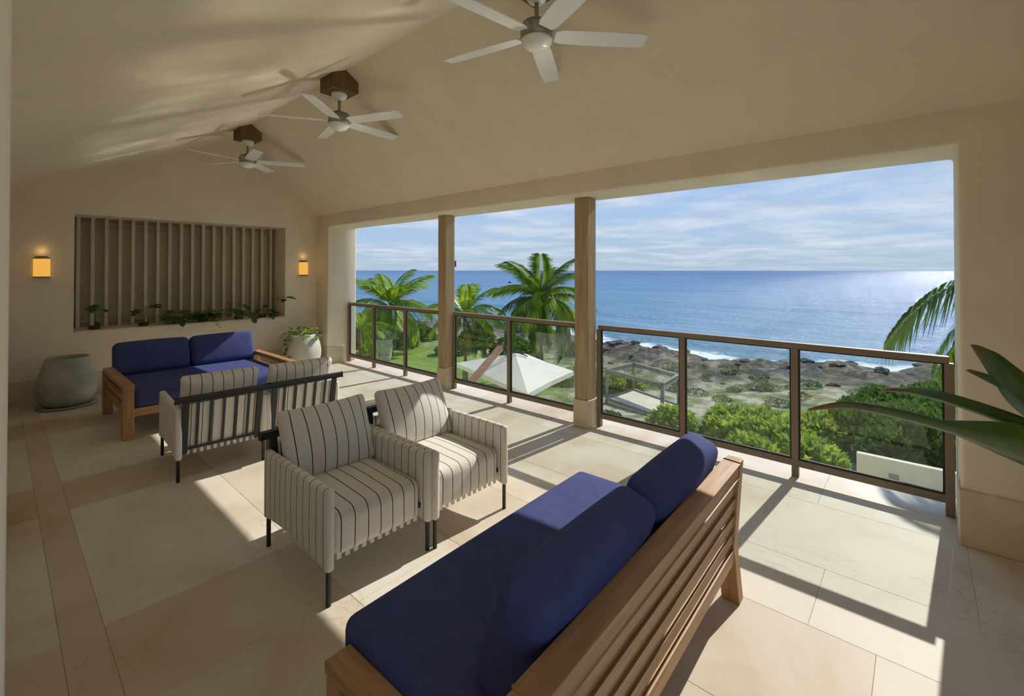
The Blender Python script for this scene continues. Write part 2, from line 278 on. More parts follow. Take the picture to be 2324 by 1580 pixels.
# ---------------------------------------------------------------- geometry helpers
class B:
    """collects shapes into one mesh"""
    def __init__(s): s.bm = bmesh.new()
    def box(s, x0, x1, y0, y1, z0, z1, bev=0, seg=2):
        t = bmesh.new(); bmesh.ops.create_cube(t, size=1)
        for v in t.verts:
            v.co = Vector(((x0 + x1) / 2 + v.co.x * (x1 - x0), (y0 + y1) / 2 + v.co.y * (y1 - y0), (z0 + z1) / 2 + v.co.z * (z1 - z0)))
        if bev: bmesh.ops.bevel(t, geom=list(t.edges), offset=bev, segments=seg, affect='EDGES', profile=.5)
        return s.add(t)
    def add(s, t, mat=None):
        if mat is not None: bmesh.ops.transform(t, matrix=mat, verts=t.verts)
        me = bpy.data.meshes.new('t'); t.to_mesh(me); t.free(); s.bm.from_mesh(me); bpy.data.meshes.remove(me); return s
    def prism(s, pts, a0, a1, axis='y', bev=0):
        """closed polygon extruded along an axis; pts are the other two coordinates in order"""
        t = bmesh.new()
        mk = {'y': lambda p, a: (p[0], a, p[1]), 'x': lambda p, a: (a, p[0], p[1]), 'z': lambda p, a: (p[0], p[1], a)}[axis]
        lo = [t.verts.new(mk(p, a0)) for p in pts]; hi = [t.verts.new(mk(p, a1)) for p in pts]
        t.faces.new(lo); t.faces.new(hi[::-1]); n = len(pts)
        for i in range(n): t.faces.new((lo[i], hi[i], hi[(i + 1) % n], lo[(i + 1) % n]))
        bmesh.ops.recalc_face_normals(t, faces=t.faces)
        if bev: bmesh.ops.bevel(t, geom=list(t.edges), offset=bev, segments=2, affect='EDGES', profile=.5)
        return s.add(t)
    def bar(s, p, q, w, h, bev=0, up=(0, 0, 1)):
        """box-section bar from p to q"""
        p = Vector(p); q = Vector(q); d = q - p; ln = d.length; d.normalize()
        u = Vector(up); sd = d.cross(u)
        if sd.length < 1e-4: sd = d.cross(Vector((1, 0, 0)))
        sd.normalize(); u = sd.cross(d)
        t = bmesh.new(); bmesh.ops.create_cube(t, size=1)
        for v in t.verts: v.co = (p + q) / 2 + d * (v.co.x * ln) + sd * (v.co.y * w) + u * (v.co.z * h)
        if bev: bmesh.ops.bevel(t, geom=list(t.edges), offset=bev, segments=2, affect='EDGES', profile=.5)
        return s.add(t)
    def tube(s, path, rad, n=10):
        """round tube along points; rad number or list"""
        path = [Vector(p) for p in path]; m = len(path)
        rad = rad if isinstance(rad, (list, tuple)) else [rad] * m
        t = bmesh.new(); rings = []
        for i, p in enumerate(path):
            d = (path[min(i + 1, m - 1)] - path[max(i - 1, 0)]).normalized()
            a = d.cross(Vector((0, 0, 1)))
            if a.length < 1e-3: a = Vector((1, 0, 0))
            a.normalize(); b_ = d.cross(a)
            rings.append([t.verts.new(p + (a * math.cos(2 * math.pi * k / n) + b_ * math.sin(2 * math.pi * k / n)) * rad[i]) for k in range(n)])
        for i in range(m - 1):
            for k in range(n): t.faces.new((rings[i][k], rings[i][(k + 1) % n], rings[i + 1][(k + 1) % n], rings[i + 1][k]))
        t.faces.new(rings[0][::-1]); t.faces.new(rings[-1])
        bmesh.ops.recalc_face_normals(t, faces=t.faces)
        return s.add(t)
    def lathe(s, prof, n=40, c=(0, 0, 0)):
        t = bmesh.new(); rings = []
        for r, z in prof:
            if r < 1e-5: rings.append([t.verts.new((c[0], c[1], c[2] + z))])
            else: rings.append([t.verts.new((c[0] + r * math.cos(2 * math.pi * k / n), c[1] + r * math.sin(2 * math.pi * k / n), c[2] + z)) for k in range(n)])
        for a, b_ in zip(rings, rings[1:]):
            for k in range(n):
                k2 = (k + 1) % n
                if len(a) == 1 and len(b_) == 1: continue
                if len(a) == 1: t.faces.new((a[0], b_[k2], b_[k]))
                elif len(b_) == 1: t.faces.new((a[k], a[k2], b_[0]))
                else: t.faces.new((a[k], a[k2], b_[k2], b_[k]))
        bmesh.ops.recalc_face_normals(t, faces=t.faces)
        return s.add(t)
    def cushion(s, hx, hy, hz, r, bulge=(0, 0, 0), mat=None, n=7, warp=None):
        def line(h):
            rr = min(r, h * .98)
            e = [-h, -h + rr * .12, -h + rr * .3, -h + rr * .6, -h + rr]
            i = [(-h + rr) + (2 * h - 2 * rr) * k / (n + 1) for k in range(1, n + 1)]
            return e + i + [-x for x in e[::-1]]
        H = (hx, hy, hz); t = bmesh.new()
        for ax in range(3):
            o = [i for i in range(3) if i != ax]; A = line(H[o[0]]); C = line(H[o[1]])
            for sg in (-1, 1):
                g = []
                for a in A:
                    row = []
                    for c in C:
                        p = [0, 0, 0]; p[ax] = sg * H[ax]; p[o[0]] = a; p[o[1]] = c
                        inn = [max(-(H[k] - min(r, H[k] * .98)), min(H[k] - min(r, H[k] * .98), p[k])) for k in range(3)]
                        d = Vector(p) - Vector(inn); q = Vector(inn) + d.normalized() * min(r, min(H) * .98)
                        f = [max(0, 1 - (q[k] / H[k]) ** 2) for k in range(3)]
                        for k in range(3):
                            j = [m for m in range(3) if m != k]
                            q[k] += (1 if q[k] > 0 else -1) * min(1, abs(q[k]) / H[k]) * bulge[k] * f[j[0]] * f[j[1]]
                        row.append(t.verts.new(q))
                    g.append(row)
                for i in range(len(A) - 1):
                    for k in range(len(C) - 1): t.faces.new((g[i][k], g[i + 1][k], g[i + 1][k + 1], g[i][k + 1]))
        bmesh.ops.remove_doubles(t, verts=t.verts, dist=1e-5)
        bmesh.ops.recalc_face_normals(t, faces=t.faces)
        if warp:
            for v in t.verts: v.co = Vector(warp(v.co))
        return s.add(t, mat)
    def mesh(s, verts, faces):
        t = bmesh.new(); vs = [t.verts.new(v) for v in verts]
        for f in faces: t.faces.new([vs[i] for i in f])
        return s.add(t)
    def build(s, name, mat, parent=None, smooth=False, loc=None):
        me = bpy.data.meshes.new(name); s.bm.to_mesh(me); s.bm.free()
        me.materials.append(M[mat] if isinstance(mat, str) else mat)
        if smooth: me.polygons.foreach_set('use_smooth', [True] * len(me.polygons))
        o = bpy.data.objects.new(name, me); COL.objects.link(o)
        if parent is not None: o.parent = parent
        if loc is not None: o.location = loc
        return o

def sharp(o, ang=40):
    """smooth shading with sharp edges kept"""
    me = o.data; bm = bmesh.new(); bm.from_mesh(me)
    for e in bm.edges:
        if len(e.link_faces) == 2 and e.calc_face_angle(0) > R(ang): e.smooth = False
    for f in bm.faces: f.smooth = True
    bm.to_mesh(me); bm.free(); return o
def tag(o, label, cat, group=None, kind=None):
    o['label'] = label; o['category'] = cat
    if group: o['group'] = group
    if kind: o['kind'] = kind
    return o
def struct(o, label=None):
    o['kind'] = 'structure'
    if label: o['label'] = label
    return o
def thing(name, label, cat, loc=(0, 0, 0), rz=0, group=None):
    o = bpy.data.objects.new(name, None); COL.objects.link(o); o.empty_display_size = .2
    o.location = loc; o.rotation_euler = (0, 0, R(rz)); return tag(o, label, cat, group)
def child(name, mesh, parent, loc=(0, 0, 0), rot=(0, 0, 0), scale=None):
    o = bpy.data.objects.new(name, mesh); COL.objects.link(o); o.parent = parent; o.location = loc; o.rotation_euler = rot
    if scale: o.scale = scale
    return o
def copy_tree(o, parent=None):
    c = o.copy(); COL.objects.link(c); c.parent = parent
    for ch in o.children: copy_tree(ch, c)
    return c

# ================================================================ THE ROOM
XI, XO = 3.87, 4.42           # inner and outer face of the sea-side wall
YN, YF = -1.45, 8.20          # near wall, far wall
RX, RZ = 2.304, 3.65          # ridge
EL, ER = 2.60, 2.63           # eaves left, right

# floor: bed + marble slabs
bed = struct(B().box(-2.2, 4.62, YN - .2, YF + .3, -.28, -.020).build('floor', 'grout'), 'polished cream marble slab floor')
xs = [-2.2, -1.2, -.5, .20, .345, 1.21, 1.86, 2.52, 3.05, 3.86, 4.62]
k = 0
for i in range(len(xs) - 1):
    x0, x1 = xs[i], xs[i + 1]
    y = YN - .2 - [.3, .9, .2, .2, .35, .0, .7, .45, .55, .3][i]; j = 0
    if i in (2, 4): y = .67 - 2.17
    if i == 8: y = -.2 - 1.25 * 2
    seq = [1.55, .62] if i in (2, 4) else ([1.8, 1.8] if i == 3 else [1.25, 1.25])
    while y < YF + .3:
        y1 = y + seq[j % 2]; j += 1
        a, b_ = max(y, YN - .2), min(y1, YF + .3)
        if b_ - a > .05:
            g = .0005
            o = B().box(x0 + g, x1 - g, a + g, b_ - g, -.020, 0, .0012, 1).build('marble_slab', 'marble', bed); k += 1
            if i == 3 or (i in (2, 4) and y1 - y < .7): o.color = (.90, .84, .77, 1)
            elif i in (2, 4): o.color = (1.0, .99, .97, 1)
        y = y1

# walls
def wall(name, *boxes, mat='plaster'):
    b = B()
    for q in boxes: b.box(*q)
    return struct(b.build(name, mat))
NX0, NX1, NZ0, NZ1 = .67, 3.32, .845, 2.385
far = wall('wall_far', (-.3, NX0, YF, YF + .8, 0, 3.9), (NX1, 4.42, YF, YF + .8, 0, 3.9), (NX0, NX1, YF, YF + .8, 0, NZ0), (NX0, NX1, YF, YF + .8, NZ1, 3.9))
sea_wall = B()
sea_wall.prism([(YN - .2, 0), (-.18, 0), (-.18, 2.42), (7.78, 2.42), (7.78, 0), (YF + .02, 0), (YF + .02, 3.1), (YN - .2, 3.1)], XI, XO, 'x', .022)
struct(sharp(sea_wall.build('wall_sea', 'plaster'), 60))
wall('wall_near', (-2.4, -1.9, YN - .25, YN, 0, 3.9), (1.5, XO, YN - .25, YN, 0, 3.9), (-1.9, 1.5, YN - .25, YN, 2.3, 3.9))  # unseen opening behind the camera, added and sized to let sky light in
WE = .0125
struct(B().box(-.28, WE, .98, YF + .02, 0, 2.9, .004, 2).build('wall_left', 'plaster'))
wall('wall_left_lintel', (-.28, WE, YN, .98, 2.35, 2.9))
wall('wall_hall', (-2.45, -2.2, YN, 1.2, 0, 2.6), (-2.2, -.28, 1.0, 1.2, 0, 2.6))
wall('ceiling_hall', (-2.4, -.2, YN, 1.2, 2.5, 2.7))
cl_ = B(); t_ = .22
cl_.prism([(-.3, EL - .3 * (RZ - EL) / RX), (RX, RZ), (RX, RZ + t_), (-.3, EL - .3 * (RZ - EL) / RX + t_)], YN - .1, YF + .3)
struct(cl_.build('ceiling_slope_left', 'plaster'))
sr = (RZ - ER) / (XI - RX)
cl_ = B().prism([(RX, RZ), (XI + .15, ER - sr * .15), (XO, 2.62), (XO, 2.85), (RX, RZ + t_)], YN - .1, YF + .3)
struct(cl_.build('ceiling_slope_right', 'plaster'))
# outer fabric of the house below the terrace
wall('wall_lower', (-9, 4.62, -14, YN - .25, -5, -.2), (-9, -2.4, YN - .25, 24, -5, -.2), (-2.4, 4.55, YN - .25, 24, -5, -.29), (-2.4, 4.3, YF + .6, 24, -.2, 3.2), mat='whitewall')

# stone skirting
def skirting(name, *q):
    b = B()
    for a in q: b.box(*a, .004, 1)
    return struct(b.build(name, 'plinth'))
skirting('baseboard_far', (WE, XI, YF - .012, YF + .01, 0, .30))
skirting('baseboard_left', (WE - .01, WE + .010, 1.0, YF - .012, 0, .30))
skirting('baseboard_sea', (XI - .012, XI + .01, 7.77, YF - .012, 0, .30), (XI - .012, 4.20, 7.768, 7.785, 0, .30), (XI - .012, XI + .01, YN, -.17, 0, .335))
struct(B().box(XI - .004, 4.05, -.188, -.168, 0, .335, .003, 1).build('baseboard_jamb', 'plinth'))
struct(B().box(NX0, NX1, YF - .004, YF + .80, NZ0 - .012, NZ0 + .012, .003, 1).build('trim_1', 'plinth'), 'stone sill of the slatted opening')

# ================================================================ POSTS AND BALUSTRADE
def post(loc, label):
    t = thing('timber_post', label, 'post', loc)
    B().box(-.094, .094, -.094, .094, 0, .287, .006).build('stone_base', 'plinth', t)
    B().box(-.083, .083, -.083, .083, .287, 2.418, .008).build('shaft', 'postwood', t)
    return t
post((4.185, 2.672, 0), 'weathered square timber post on stone base, beside the longest balustrade run')
p2 = post((4.215, 4.985, 0), 'weathered square timber post on stone base, with small black box on its side')
sb = thing('outdoor_speaker', 'small black box mounted on the seaward edge of a timber post', 'speaker', (4.305, 4.93, 1.70))
B().box(-.012, .03, -.02, .02, 0, .085, .004).build('case', 'dkmetal', sb)
B().box(-.02, -.005, -.008, .008, .03, .055).build('bracket', 'dkmetal', sb)

XRAIL = 4.262; RT = 1.07
def balustrade(label, ys):
    y0, y1 = ys[0], ys[-1]
    t = thing('glass_balustrade', label, 'balustrade', (XRAIL, (y0 + y1) / 2, 0), 0, 'balustrade runs between the posts')
    c = (y0 + y1) / 2
    B().box(-.03, .03, y0 - c, y1 - c, RT - .045, RT, .004).build('top_rail', 'bronze', t)
    B().box(-.022, .022, y0 - c, y1 - c, .088, .140, .003).build('bottom_rail', 'bronze', t)
    for y in ys:
        B().box(-.024, .024, y - c - .024, y - c + .024, 0, RT - .045, .003).build('post', 'bronze', t)
    for a, b_ in zip(ys, ys[1:]):
        pn = B().box(-.004, .004, a - c + .030, b_ - c - .030, .146, RT - .050).build('pane', 'glass', t)
        fr = B(); ya, yb = a - c + .024, b_ - c - .024; z0, z1 = .140, RT - .045
        for q in ((ya, ya + .012, z0, z1), (yb - .012, yb, z0, z1), (ya + .012, yb - .012, z0, z0 + .012), (ya + .012, yb - .012, z1 - .012, z1)): fr.box(-.010, .010, *q)
        fr.build('bead', 'gasket', pn)
    return t
balustrade('bronze framed glass balustrade run of three panes ending beside the big-leaved plant', [-.145, .752, 1.655, 2.545])
balustrade('bronze framed glass balustrade run of two panes between the two timber posts', [2.80, 3.83, 4.865])
balustrade('bronze framed glass balustrade run of three panes reaching the far wall end', [5.105, 6.02, 6.915, 7.735])

# ================================================================ SLATTED SCREEN in the far wall opening
scr = thing('slatted_screen', 'weathered vertical wooden louvre screen filling the far wall opening', 'screen', ((NX0 + NX1) / 2, YF + .44, NZ0 + .012))
hz_ = NZ1 - NZ0 - .012; wx = (NX1 - NX0) / 2
me = B().box(-.020, .020, -.02, .12, 0, hz_, .003, 1)
sl = me.build('slat', 'slatwood', scr); N = 18
for i in range(N):
    x = -wx + .075 + i * (2 * wx - .15) / (N - 1)
    if i == 0: sl.location = (x, 0, 0); sl.rotation_euler = (0, 0, R(-6))
    else: child('slat', sl.data, scr, (x, 0, 0), (0, 0, R(-6 + random.uniform(-2, 2))))
for z0 in (.05, hz_ - .13):
    B().box(-wx, wx, .125, .16, z0, z0 + .08, .003, 1).build('rail', 'slatwood', scr)
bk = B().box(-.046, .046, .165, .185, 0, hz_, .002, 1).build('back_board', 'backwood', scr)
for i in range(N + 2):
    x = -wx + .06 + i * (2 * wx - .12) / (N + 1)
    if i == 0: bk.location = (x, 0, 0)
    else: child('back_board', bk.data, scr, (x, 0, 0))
struct(B().box(NX0 - .05, NX1 + .05, YF + .81, YF + .85, NZ0 - .05, NZ1 + .05).build('trim_2', 'plaster'), 'plaster panel behind the slatted screen')

# ================================================================ CEILING FANS
def blade_mesh():
    b = B(); vs = []; prof = [(.12, .045), (.16, .060), (.30, .066), (.55, .066), (.70, .060), (.725, .050)]
    tilt = R(-12)
    for r, w in prof:
        for sx in (-1, 1):
            for th in (0, .007):
                y = sx * w; vs.append((r, y * math.cos(tilt) - th * math.sin(tilt), y * math.sin(tilt) + th))
    fs = []
    for i in range(len(prof) - 1):
        a = i * 4; c = a + 4
        fs += [(a, c, c + 2, a + 2), (a + 1, a + 3, c + 3, c + 1), (a, a + 1, c + 1, c), (a + 2, c + 2, c + 3, a + 3)]
    fs += [(0, 2, 3, 1), (len(vs) - 4, len(vs) - 3, len(vs) - 1, len(vs) - 2)]
    b.mesh(vs, fs); bmesh.ops.recalc_face_normals(b.bm, faces=b.bm.faces)
    return b
def fan(y, ang, label):
    t = thing('ceiling_fan', label, 'ceiling fan', (RX, y, RZ), 0, 'fans hung along the ceiling ridge')
    B().prism([(-.135, -.20), (.135, -.20), (.135, -.135 * sr), (0, 0), (-.135, -.135 * (RZ - EL) / RX)], -.135, .135).build('mounting_box', 'boxwood', t)
    B().lathe([(0, -.20), (.075, -.20), (.078, -.225), (.055, -.265), (.02, -.278), (0, -.278)], 28).build('canopy', 'whitepaint', t, True)
    B().tube([(0, 0, -.27), (0, 0, -.40)], .014).build('downrod', 'nickel', t, True)
    hb = sharp(B().lathe([(0, -.385), (.05, -.39), (.092, -.41), (.105, -.44), (.105, -.505), (.095, -.515), (0, -.515)], 32).build('motor_housing', 'nickel', t), 50)
    B().lathe([(0, -.585), (.04, -.58), (.075, -.562), (.098, -.535), (.101, -.515), (0, -.512)], 32).build('light_bowl', 'fanwhite', t, True)
    bl = None
    for i in range(5):
        if bl is None:
            bl = blade_mesh().build('blade', 'whitepaint', t); o = bl
        else: o = child('blade', bl.data, t)
        o.location = (0, 0, -.49); o.rotation_euler = (0, 0, R(ang + 72 * i))
fan(1.835, 29, 'white five-blade ceiling fan above the teak sofa with slatted back')
fan(4.40, 5, 'white five-blade ceiling fan, middle one of three along the ridge')
fan(6.96, -27, 'white five-blade ceiling fan above the sofa by the slatted screen')

# ================================================================ WALL SCONCES
def sconce(x, label):
    t = thing('wall_sconce', label, 'wall lamp', (x, YF, 1.56))
    pts = [(.075 * math.cos(R(a)), -.012 - .085 * math.sin(R(a))) for a in range(0, 181, 15)]
    B().prism(pts, .01, .235, 'z').build('shade', 'amber', t, True)
    B().box(-.05, .05, -.02, 0, -.005, .27, .003).build('back_plate', 'bronze', t)
    B().prism([(p[0] * 1.03, p[1] * 1.02) for p in pts], -.003, .012, 'z').build('bottom_trim', 'bronze', t)
    B().prism([(p[0] * 1.03, p[1] * 1.02) for p in pts], .233, .248, 'z').build('top_trim', 'bronze', t)
    ld = bpy.data.lights.new('sconce_bulb', 'POINT'); ld.energy = .15; ld.color = (1, .62, .22); ld.shadow_soft_size = .05
    lo = bpy.data.objects.new('sconce_bulb', ld); COL.objects.link(lo); lo.parent = t; lo.location = (0, -.05, .33)
sconce(.375, 'glowing amber half-round wall sconce above the grey clay pot')
sconce(3.625, 'glowing amber half-round wall sconce above the pale planted pot')

# ================================================================ SOFAS (front towards local +Y)
def sofa(name, label, loc, rz, w, d, arms, seat, cush, inset=0):
    """w half width, d (rear y, front y); seat (x0,x1,y0,y1,z0,z1)"""
    t = thing(name, label, 'sofa', loc, rz)
    ry, fy = d
    # frame rails
    B().box(-w + .07, w - .07, fy - .05, fy - .015, .215, .295, .004).build('front_rail', 'teak', t)
    B().box(-w + .03, w - .03, ry - .005, ry + .060, .195, .262, .004).build('rear_rail', 'teak', t)
    for x in (-w + .05, w - .05):
        B().box(x - .02, x + .02, ry + .05, fy - .04, .215, .290, .004).build('side_rail', 'teak_d', t)
    for i in range(7):
        y = ry + .14 + i * (fy - ry - .26) / 6
        B().box(-w + .07, w - .07, y - .03, y + .03, .270, .292, .002, 1).build('deck_slat', 'teak', t)
    # rear legs: kick back below, rake back above the seat
    if inset:
        for x in (-w + .045, w - .045): B().box(x - .045, x + .045, ry - .03, ry + .055, 0, .49, .005).build('rear_leg', 'teak_v', t)
        for x in (-w + inset, w - inset): B().bar((x, ry + .03, .2), (x, ry - .06, .62), .05, .05, .004).build('back_post', 'teak_v', t)
    else: [B().prism([(ry - .03, 0), (ry + .055, 0), (ry + .075, .27), (ry + .04, .70), (ry - .035, .70), (ry - .005, .27)], x - .035, x + .035, 'x', .004).build('rear_leg', 'teak_v', t) for x in (-w + .035, w - .035)]
    # back slats between the rear legs
    zt = .665; bw = w - .07 - inset
    if inset: zt = .60
    B().bar((-bw, ry + .004, zt), (bw, ry + .004, zt), .070, .070, .005, (0, -.06, 1)).build('back_top_rail', 'teak', t)
    for i in range(4):
        z = zt - .085 - i * .087; y = ry - .010 + (zt - z) * .06
        B().bar((-bw, y, z), (bw, y, z), .018, .064, .004, (0, -.06, 1)).build('back_slat', 'teak', t)
    for s, kind in arms.items():
        x = s * (w - .045)
        if kind == 'high':
            B().box(x - .045, x + .045, fy - .085, fy, 0, .49, .006).build('front_leg', 'teak_v', t)
            B().box(x - .047, x + .047, ry + .04, fy + .004, .487, .535, .008).build('arm', 'teak_d', t)
            B().box(x - .015, x + .015, ry + .06, fy - .08, .335, .395, .004).build('arm_rail', 'teak_d', t)
        elif kind == 'low':
            B().box(x - .042, x + .042, fy - .09, fy, 0, .375, .006).build('front_leg', 'teak_v', t)
            B().box(x - .046, x + .046, ry + .05, fy + .004, .372, .412, .006).build('arm', 'teak_d', t)
        else:
            B().box(x - .035, x + .035, fy - .13, fy - .05, 0, .29, .005).build('front_leg', 'teak_v', t)
    x0, x1, y0, y1, z0, z1 = seat
    c = B().cushion((x1 - x0) / 2, (y1 - y0) / 2, (z1 - z0) / 2, .045, (.004, .012, .010)).build('seat_cushion', 'blue', t, True)
    c.location = ((x0 + x1) / 2, (y0 + y1) / 2, (z0 + z1) / 2)
    for (cx, hw, yb, zb, ht, th, lean) in cush:
        o = B().cushion(hw, th / 2, ht / 2, .05, (.006, .02, .012), Matrix.Translation((0, 0, ht / 2))).build('back_cushion', 'blue', t, True)
        o.location = (cx, yb, zb); o.rotation_euler = (R(lean), 0, 0)
    return t
# near sofa, seen from behind
sofa('teak_sofa', 'teak sofa seen from its slatted back with navy cushions, beside the armchairs', (1.605, 1.08, 0), 1.5, .895, (-.40, .36),
     {-1: 'low', 1: 'none'}, (-.80, .74, -.30, .435, .292, .465),
     [(-.350, .360, -.165, .458, .385, .17, 20), (.405, .355, -.165, .458, .385, .17, 20)])
# far sofa by the screen
sofa('teak_sofa', 'teak sofa with navy cushions against the far wall between two clay pots', (1.645, 6.38, 0), 180, .83, (-.62, .65),
     {-1: 'high', 1: 'high'}, (-.735, .735, -.56, .64, .292, .435),
     [(-.375, .365, -.55, .430, .375, .17, 16), (.375, .365, -.55, .430, .375, .17, 16)], .12)

# ================================================================ STRIPED ARMCHAIRS (front towards local -Y)
def armchair_parts(t):
    lx, ly = .303, .372
    for sx in (-1, 1):
        B().tube([(sx * lx, -ly, 0), (sx * lx, -ly, .55)], .0125, 12).build('leg', 'blackmetal', t, True)
        B().tube([(sx * lx, ly, 0), (sx * lx, ly, .55)], .0125, 12).build('leg', 'blackmetal', t, True)
        # arm sleeve: padded fabric panel hung over the side frame
        def warp(c, s=sx):
            z = c.z
            if z < 0: z += .035 * max(0, 1 - (c.y / .39) ** 2) * (-z / .2)
            return (c.x, c.y, z)
        o = B().cushion(.024, .395, .203, .02, (.006, 0, 0), None, 9, warp).build('arm_sleeve', 'stripe_y', t, True)
        o.location = (sx * lx, 0, .370)
        # back stile
        B().bar((sx * .262, .335, .20), (sx * .262, .425, .63), .045, .022, .003, (0, 1, 0)).build('back_stile', 'blackmetal', t)
    B().bar((-.335, .43, .645), (.335, .43, .645), .034, .042, .006).build('back_rail', 'blackmetal', t)
    B().bar((-.26, .342, .235), (.26, .342, .235), .014, .016).build('lower_back_rail', 'blackmetal', t)
    for i in range(5):
        x = -.18 + i * .09
        B().bar((x, .340, .225), (x, .424, .63), .020, .010, .002, (0, 1, 0)).build('back_bar', 'blackmetal', t)
    for y in (-.33, .30):
        B().bar((-.29, y, .262), (.29, y, .262), .02, .025).build('seat_rail', 'blackmetal', t)
    # woven back panel and its tabbed lower edge
    bp_ = B(); n = 12
    bp_.bar((-.245, .3, 0), (.245, .3, 0), .001, .001)
    bp_ = B()
    bp_.mesh([(-.24, .318, .235), (.24, .318, .235), (.24, .398, .60), (-.24, .398, .60), (-.24, .326, .235), (.24, .326, .235), (.24, .406, .60), (-.24, .406, .60)],
             [(0, 1, 2, 3), (4, 7, 6, 5), (0, 4, 5, 1), (1, 5, 6, 2), (2, 6, 7, 3), (3, 7, 4, 0)])
    bp_.build('back_panel', 'stripe_x', t)
    tb = None
    for y, cnt in ((-.345, 11), (.330, 11)):
        for i in range(cnt):
            x = -.235 + i * .047
            if tb is None: tb = B().box(-.012, .012, -.004, .004, -.05, .0, .001, 1).build('fabric_tab', 'linen', t); o = tb
            else: o = child('fabric_tab', tb.data, t)
            o.location = (x, y, .238)
    # seat cushion with waterfall front
    def seatwarp(c):
        x, y, z = c
        if y < -.24 and z < 0: z -= .055 * min(1, (-.24 - y) / .09)
        return (x, y, z)
    o = B().cushion(.272, .345, .088, .05, (.0, .006, .016), None, 9, seatwarp).build('seat_cushion', 'stripe_x', t, True)
    o.location = (0, -.010, .335)
    o = B().cushion(.285, .040, .215, .035, (-.012, .072, -.014), Matrix.Translation((0, 0, .205)), 9).build('back_cushion', 'stripe_x', t, True)
    o.location = (0, .165, .415); o.rotation_euler = (R(-22), 0, 0)
    return o
def armchair(label, loc, rz, tip=0):
    t = thing('striped_armchair', label, 'armchair', loc, rz, 'striped armchairs in back-to-back pairs')
    return t
ch = armchair('cream pinstriped armchair facing the slatted-back sofa, sitting mostly in shade', (1.399, 2.553, 0), 0)
armchair_parts(ch)
def chair_copy(label, loc, rz, tweak=None):
    c = copy_tree(ch); c.location = loc; c.rotation_euler = (0, 0, R(rz)); c['label'] = label
    return c
chair_copy('cream pinstriped armchair with a sunlit seat, beside the balustrade, facing the slatted-back sofa', (2.047, 2.535, 0), 0)
chair_copy('cream pinstriped armchair facing the far sofa, on the same side as the empty grey pot', (1.275, 4.67, 0), 176.5)
chair_copy('cream pinstriped armchair facing the far sofa, its cushion corner in sun by the balustrade', (1.925, 4.635, 0), 176)

# ================================================================ POTS
gp = thing('clay_pot', 'large empty grey clay pot on a saucer beside the far sofa', 'pot', (.585, 7.80, 0))
B().lathe([(0, .02), (.19, .02), (.235, .06), (.272, .16), (.278, .25), (.262, .36), (.232, .46), (.208, .53), (.200, .565), (.203, .585), (.196, .592), (.188, .585), (.186, .55), (.215, .46), (.245, .35), (.25, .2), (.2, .06), (0, .05)], 48).build('body', 'greypot', gp, True)
B().lathe([(0, 0), (.255, 0), (.285, .012), (.290, .024), (.28, .026), (.25, .018), (0, .016)], 48).build('saucer', 'greypot', gp, True)
wp = thing('planted_pot', 'round pale clay pot with trailing variegated plant in the far corner', 'potted plant', (3.40, 7.72, 0))
B().lathe([(0, 0), (.17, 0), (.20, .015), (.262, .10), (.300, .22), (.302, .32), (.28, .43), (.245, .52), (.225, .555), (.232, .58), (.222, .588), (.208, .575), (.2, .54), (.2, .5), (0, .5)], 48).build('body', 'whitepot', wp, True)
B().lathe([(0, .50), (.21, .50), (.2, .53), (0, .54)], 32).build('soil', 'soil', wp)

# ---------------------------------------------------------------- leaf meshes
def leaf_mesh(name, mat, ln=1, wd=.5, fold=.12, lobes=False):
    n = 6; vs = []; fs = []
    for i in range(n + 1):
        u = i / n
        w = wd / 2 * (math.sin(math.pi * min(1, u ** .75)) ** .8 if 0 < u < 1 else .02)
        if lobes: w *= 1 + (.35 if i % 2 else -.3)
        z = -.22 * u * u * ln
        vs += [(-w, u * ln, z + fold * w), (0, u * ln, z), (w, u * ln, z + fold * w)]
    for i in range(n):
        a = i * 3; fs += [(a, a + 1, a + 4, a + 3), (a + 1, a + 2, a + 5, a + 4)]
    m = bpy.data.meshes.new(name); m.from_pydata(vs, [], fs); m.materials.append(M[mat]); return m
LM = leaf_mesh('small_leaf_variegated', 'leaf_lime', 1, .62)
LM2 = leaf_mesh('small_leaf_green', 'leaf_mid', 1, .6)
LPH = leaf_mesh('philodendron_leaf', 'leaf_dark', 1, .75, .1, True)
for i in range(95):
    a = random.uniform(0, 2 * math.pi); r = random.uniform(.03, .31) ; z = .60 + random.uniform(-.02, .13) * (1 - r / .5)
    if r > .21: z = random.uniform(.48, .64)
    s = random.uniform(.06, .10)
    child('leaf', LM if random.random() < .55 else LM2, wp, (r * math.cos(a), r * math.sin(a), z), (random.uniform(-.5, .9), random.uniform(-.5, .5), a - math.pi / 2 + random.uniform(-.7, .7)), (s, s, s))
for i in range(22):   # one trailing strand
    u = i / 21; a = R(205)
    child('leaf', LM2, wp, (math.cos(a) * (.25 + .10 * math.sin(u * 2.4)), math.sin(a) * (.25 + .08 * u) + random.uniform(-.04, .04), .60 - .34 * u), (random.uniform(-.8, .3), random.uniform(-.5, .5), random.uniform(0, 6)), (.065, .065, .065))

